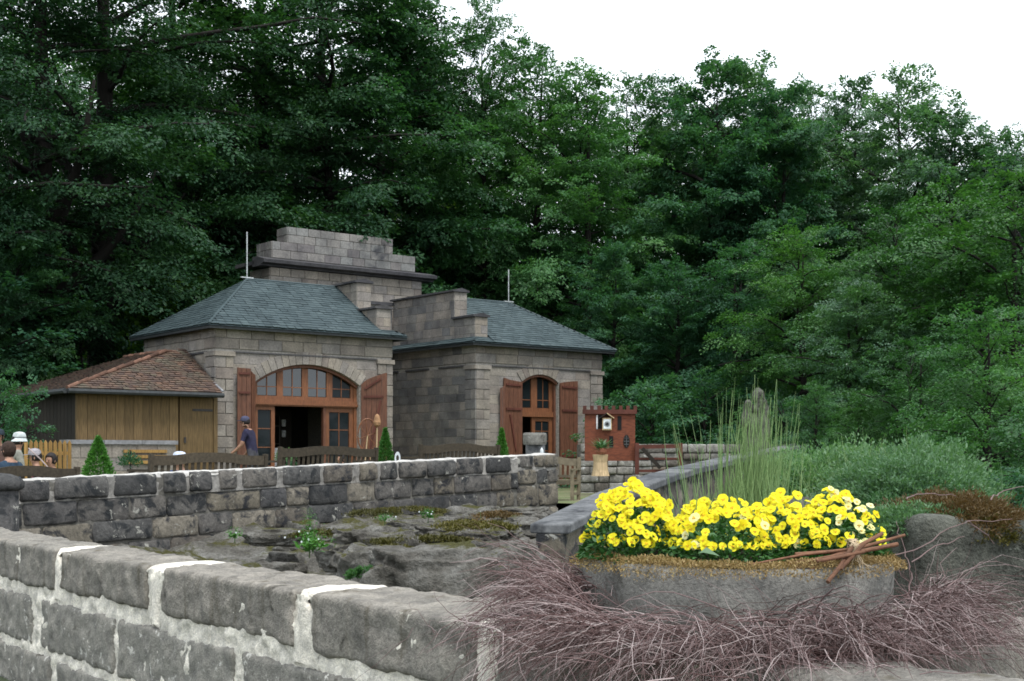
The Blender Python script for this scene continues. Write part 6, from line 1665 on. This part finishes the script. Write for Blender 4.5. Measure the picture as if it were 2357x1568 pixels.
seated(36, 1001, 22.5, -60, 'seated person in a white bucket hat with a grey band', shirt=cloth((.20,.20,.17)), trousers=cloth((.05,.05,.05)), hair=(haird,.10), hat=('bucket', cloth((.5,.54,.54)), cloth((.18,.2,.2))), skin_below='wrist')
seated(-4, 992, 23.5, 200, 'person in a dark cap cut by the left picture edge', shirt=cloth((.10,.06,.05)), trousers=cloth((.05,.05,.05)), hair=(hairb,.10), hat=('cap', cloth((.02,.03,.04)), None), skin_below='wrist')
seated(88, 1038, 22.0, 110, 'seated person in dark red clothes with a white visor beside the picket fence', shirt=cloth((.09,.02,.03)), trousers=cloth((.03,.02,.02)), hair=(haird,.10), hat=('cap', cloth((.28,.26,.28)), None), skin_below='wrist')
seated(122, 1046, 23.0, 160, 'seated person in a grey top right of the person in dark red', shirt=cloth((.12,.14,.15)), trousers=cloth((.03,.03,.03)), hair=(haird,.10), skin_below='wrist')
seated(416, 1046, 22.3, 175, 'person in a pale sun hat mostly hidden behind the second bench', shirt=cloth((.05,.08,.2)), trousers=cloth((.05,.05,.05)), hair=(hairb,.10), hat=('bucket', cloth((.55,.6,.72)), cloth((.45,.5,.62))), skin_below='wrist')
seated(788, 1046, 29.6, 150, 'person in blue seated by the right side of the open wide doorway', shirt=cloth((.04,.07,.14)), trousers=cloth((.03,.03,.05)), hair=(haird,.10), skin_below='wrist')
mb = MB(); mb.tube([at(66,1032,20.2), at(92,1056,20.1), at(116,1082,20.0)], .010, 6); tag(mb.build('walking_stick', plain('pinkish stick', (.30,.24,.23), .7)), 'pale pinkish stick leaning on the leftmost bench', 'stick')

# ------------------------------------------------------------------ trees
def build_variants():
    T = {}
    T['beech'] = [tree_meshes('beech', 100+k, 18, .30, False, hb=1.5, Rm=4.2, nb=120, dens=4.6, lsize=.13, nleaf=58, peak=.30, up_top=62, up_low=-8, rough=.45) for k in range(2)]
    T['open'] = [tree_meshes('open beech', 110+k, 22, .48, True, hb=6.0, Rm=6.2, nb=100, dens=3.2, lsize=.13, nleaf=50, peak=.45, up_top=55, up_low=0, gap=.12, rough=.6, spl=1.3) for k in range(2)]
    T['oak'] = [tree_meshes('oak', 120+k, 16, .30, False, hb=1.2, Rm=4.0, nb=110, dens=5.4, lsize=.14, nleaf=56, peak=.42, up_top=58, up_low=-5, rough=.55, spl=.8, droop=.15, wide=.6) for k in range(2)]
    T['horn'] = [tree_meshes('hornbeam', 130+k, 12, .22, False, hb=.3, Rm=3.4, nb=110, dens=5.0, lsize=.10, nleaf=56, peak=.35, up_top=60, up_low=-12, rough=.5, spl=1.0, droop=.55, wide=.30) for k in range(2)]
    T['shrub'] = [tree_meshes('shrub', 140+k, 5, .08, False, hb=.1, Rm=2.2, nb=70, dens=5.5, lsize=.10, nleaf=30, peak=.4, up_top=65, up_low=5, rough=.5, spl=.6, droop=.25, wide=.5) for k in range(2)]
    return T
TV = build_variants()
_tc = 0
def tree(kind, var, px, ytop, Y, leaf, label, cat='tree', name='tree', wide=1.0, base=None, rot=None, group=None):
    global _tc; _tc += 1
    tm, cm, H_ = TV[kind][var]; x = (px-CX)/F*Y; zt_ = (HY-ytop)/F*Y; zb = gh(x, Y) - .2 if base is None else base
    s = (zt_-zb)/H_
    root = thing(name, (x, Y, zb), label, cat, group, rotz=(_tc*2.39996 if rot is None else rot)); root.scale = (s*wide, s*wide, s)
    key = (kind, var, leaf)
    if key not in _cache:
        m2 = cm if (kind, var) not in _cache else cm.copy(); _cache[(kind, var)] = 1; setmat(m2, M[leaf]); _cache[key] = m2
    for nm, me in (('trunk', tm), ('crown', _cache[key])):
        o = bpy.data.objects.new(nm, me); C.objects.link(o); o.parent = root
    return root
G1 = 'forest trees behind the pavilions'
def W(px): return 'left edge' if px < 60 else 'far left' if px < 300 else 'shed' if px < 480 else 'left roof' if px < 620 else 'stone attic' if px < 1000 else 'right roof' if px < 1300 else 'toy castle' if px < 1500 else 'broom tuft' if px < 1800 else 'green bush' if px < 2200 else 'right edge'
rows = [
 # kind var px ytop Y leaf wide label
 ('open',0,95,-420,38,'leaf_dark',1.0,'tall dark tree whose bare trunk rises at the far left'),
 ('open',1,238,-460,40,'leaf_dark',1.0,'tall forked tree above the shed with a heavy branch reaching right'),
 ('open',0,-160,-300,37,'leaf_dark',1.1,'tall dark tree cut by the left picture edge'),
 ('beech',0,420,-330,45,'leaf_beech',1.05,'tall beech rising behind the left pavilion roof'),
 ('open',1,600,-330,47,'leaf_dark',1.0,'tall open-crowned tree behind the left end of the stone attic'),
 ('beech',1,760,-260,46,'leaf_dark',.95,'tall beech straight behind the stone attic'),
 ('beech',0,890,-110,47,'leaf_beech',.95,'tall beech behind the right end of the stone attic'),
 ('beech',1,990,-30,49,'leaf_beech',.8,'tall beech where the sky first opens at the top'),
 ('beech',0,1118,-5,48,'leaf_beech',.6,'feathery beech with a pointed top against the white sky'),
 ('beech',1,1230,78,48,'leaf_beech',.9,'beech behind the right pavilion with its top just under the picture top'),
 ('beech',0,1345,140,47,'leaf_beech',.9,'beech with feathery side sprays right of the right roof'),
 ('beech',1,1440,168,50,'leaf_beech',.8,'slim beech above the toy castle'),
 ('oak',0,1535,205,52,'leaf_grey',.8,'low topped tree in the dip of the skyline above the toy castle'),
 ('oak',1,1640,138,49,'leaf_deep',.9,'round topped tree right of the skyline dip'),
 ('oak',0,1735,145,51,'leaf_grey',.9,'tree with twin tops above the stone figure'),
 ('oak',1,1800,205,48,'leaf_deep',.8,'dark tree right of the twin topped tree'),
 ('oak',0,1880,182,53,'leaf_grey',.75,'slim grey-green tree with a thin upright tip'),
 ('oak',1,1975,195,52,'leaf_grey',.8,'grey-green tree with a ragged top near the right'),
 ('beech',1,2085,165,49,'leaf_grey',.95,'tree with the feathery fanned top, second group from the right'),
 ('oak',0,2195,235,47,'leaf_grey',.95,'grey-green tree on the falling skyline at the right'),
 ('beech',0,2300,285,47,'leaf_grey',.9,'tree near the right edge of the skyline'),
 ('oak',1,2420,300,45,'leaf_grey',1.0,'tree cut by the right picture edge'),
]
for kind, var, px, yt, Y, lf, wd, lab in rows: tree(kind, var, px, yt, Y, lf, lab, wide=wd, group=G1)
rr = random.Random(5)
def skyline(px):
    xs_ = [-400,850,1050,1200,1350,1500,1650,1800,1900,2100,2250,2600]; ys_ = [40,60,90,150,200,270,210,270,260,250,310,370]
    return float(np.interp(px, xs_, ys_))
fill = 0
ORD = ['first','second','third','fourth','fifth','sixth','seventh','eighth','ninth','tenth','eleventh','twelfth','thirteenth','fourteenth','fifteenth','sixteenth','seventeenth','eighteenth','nineteenth','twentieth','twenty-first','twenty-second','twenty-third','twenty-fourth','twenty-fifth','twenty-sixth']
for i2, px in enumerate(range(-260, 2650, 118)):
    k = 'beech' if px < 1450 else rr.choice(['oak','beech']); lf = rr.choice(['leaf_beech','leaf_deep']) if px < 1500 else rr.choice(['leaf_grey','leaf_deep'])
    tree(k, fill % 2, px + rr.uniform(-25, 25), skyline(px) + rr.uniform(20, 90), rr.uniform(57, 64), lf, f'tree of the farther second row, {ORD[i2]} from the left', wide=1.0, group='second row of forest trees'); fill += 1
for i2, px in enumerate(range(-200, 2600, 150)):
    tree('oak', fill % 2, px + rr.uniform(-30, 30), max(skyline(px) + 330, 480) + rr.uniform(-40, 60), rr.uniform(50, 54), 'leaf_backlit' if px < 1150 else 'leaf_deep', f'lower understorey tree in the dark wood, {ORD[i2]} from the left', wide=1.25, group='understorey trees'); fill += 1
# lower skirt of the wood
skirt = [
 ('shrub',0,60,820,36,'leaf_dark',1.2,'dark shrub at the left above the shed roof'),('shrub',1,-60,640,35,'leaf_deep',1.3,'dark shrub beyond the left picture edge'),
 ('shrub',1,180,700,38,'leaf_dark',1.1,'dark leafy shrub behind the shed ridge'),('oak',1,30,420,36,'leaf_beech',.8,'young tree with pale sprays at the left edge'),
 ('shrub',0,330,640,43,'leaf_backlit',1.1,'bright green shrub lit behind the left roof'),('shrub',1,450,600,44,'leaf_backlit',1.1,'bright green backlit shrub beside the left lightning rod'),
 ('oak',0,-30,560,34,'leaf_dark',.7,'young dark tree overhanging the left edge'),
 ('oak',1,1410,560,43,'leaf_deep',.9,'dark tree straight behind the toy castle'),('oak',0,1560,600,41,'leaf_deep',1.0,'dark tree behind the wooden gate'),
 ('horn',0,1690,560,40,'leaf_deep',1.1,'dark hornbeam behind the weathered statue'),('horn',1,1500,760,42,'leaf_deep',1.2,'low dark hornbeam right of the pavilion corner'),
 ('shrub',0,1500,900,36,'leaf_deep',1.1,'dark shrub above the wooden gate'),('shrub',1,1620,880,36.5,'leaf_deep',1.2,'dark shrub left of the weathered statue'),
 ('horn',0,1850,520,37,'leaf_hornbeam',1.0,'yellow-green hornbeam right of the weathered statue'),('horn',1,1960,640,33,'leaf_grey',1.1,'grey-green hornbeam above the green bush'),
 ('horn',0,2060,470,35,'leaf_hornbeam',1.0,'tall yellow-green hornbeam above the bush top'),('horn',1,2200,430,33,'leaf_hornbeam',1.0,'tall yellow-green hornbeam near the right edge'),
 ('horn',0,2330,380,31,'leaf_hornbeam',1.1,'tall yellow-green hornbeam cut by the right edge'),('horn',1,2110,780,25,'leaf_hornbeam',1.0,'nearer hornbeam with layered bright sprays above the outcrop'),
 ('horn',0,1880,880,29,'leaf_beech',.9,'low green hornbeam right beside the statue'),('horn',1,1980,900,26,'leaf_hornbeam',.9,'low hornbeam just over the feathery bush'),
 ('horn',0,2280,700,22,'leaf_beech',1.0,'near green hornbeam at the right above the valley'),('horn',1,2400,900,17,'leaf_beech',1.1,'near green hornbeam at the right edge low down'),
 ('horn',0,2330,1080,14,'leaf_deep',1.2,'dark green hornbeam low behind the outcrop at the right edge'),('shrub',1,1800,930,33,'leaf_deep',1.2,'dark shrub right behind the statue'),
]
for kind, var, px, yt, Y, lf, wd, lab in skirt: tree(kind, var, px, yt, Y, lf, lab, wide=wd, group='lower trees and shrubs at the edge of the wood', cat='shrub' if kind == 'shrub' else 'tree', name='shrub' if kind == 'shrub' else 'tree')
tree('shrub', 1, -10, 880, 27.5, 'leaf_deep', 'dark branchy shrub hanging in front of the shed side at the left edge', cat='shrub', name='shrub', wide=.8)
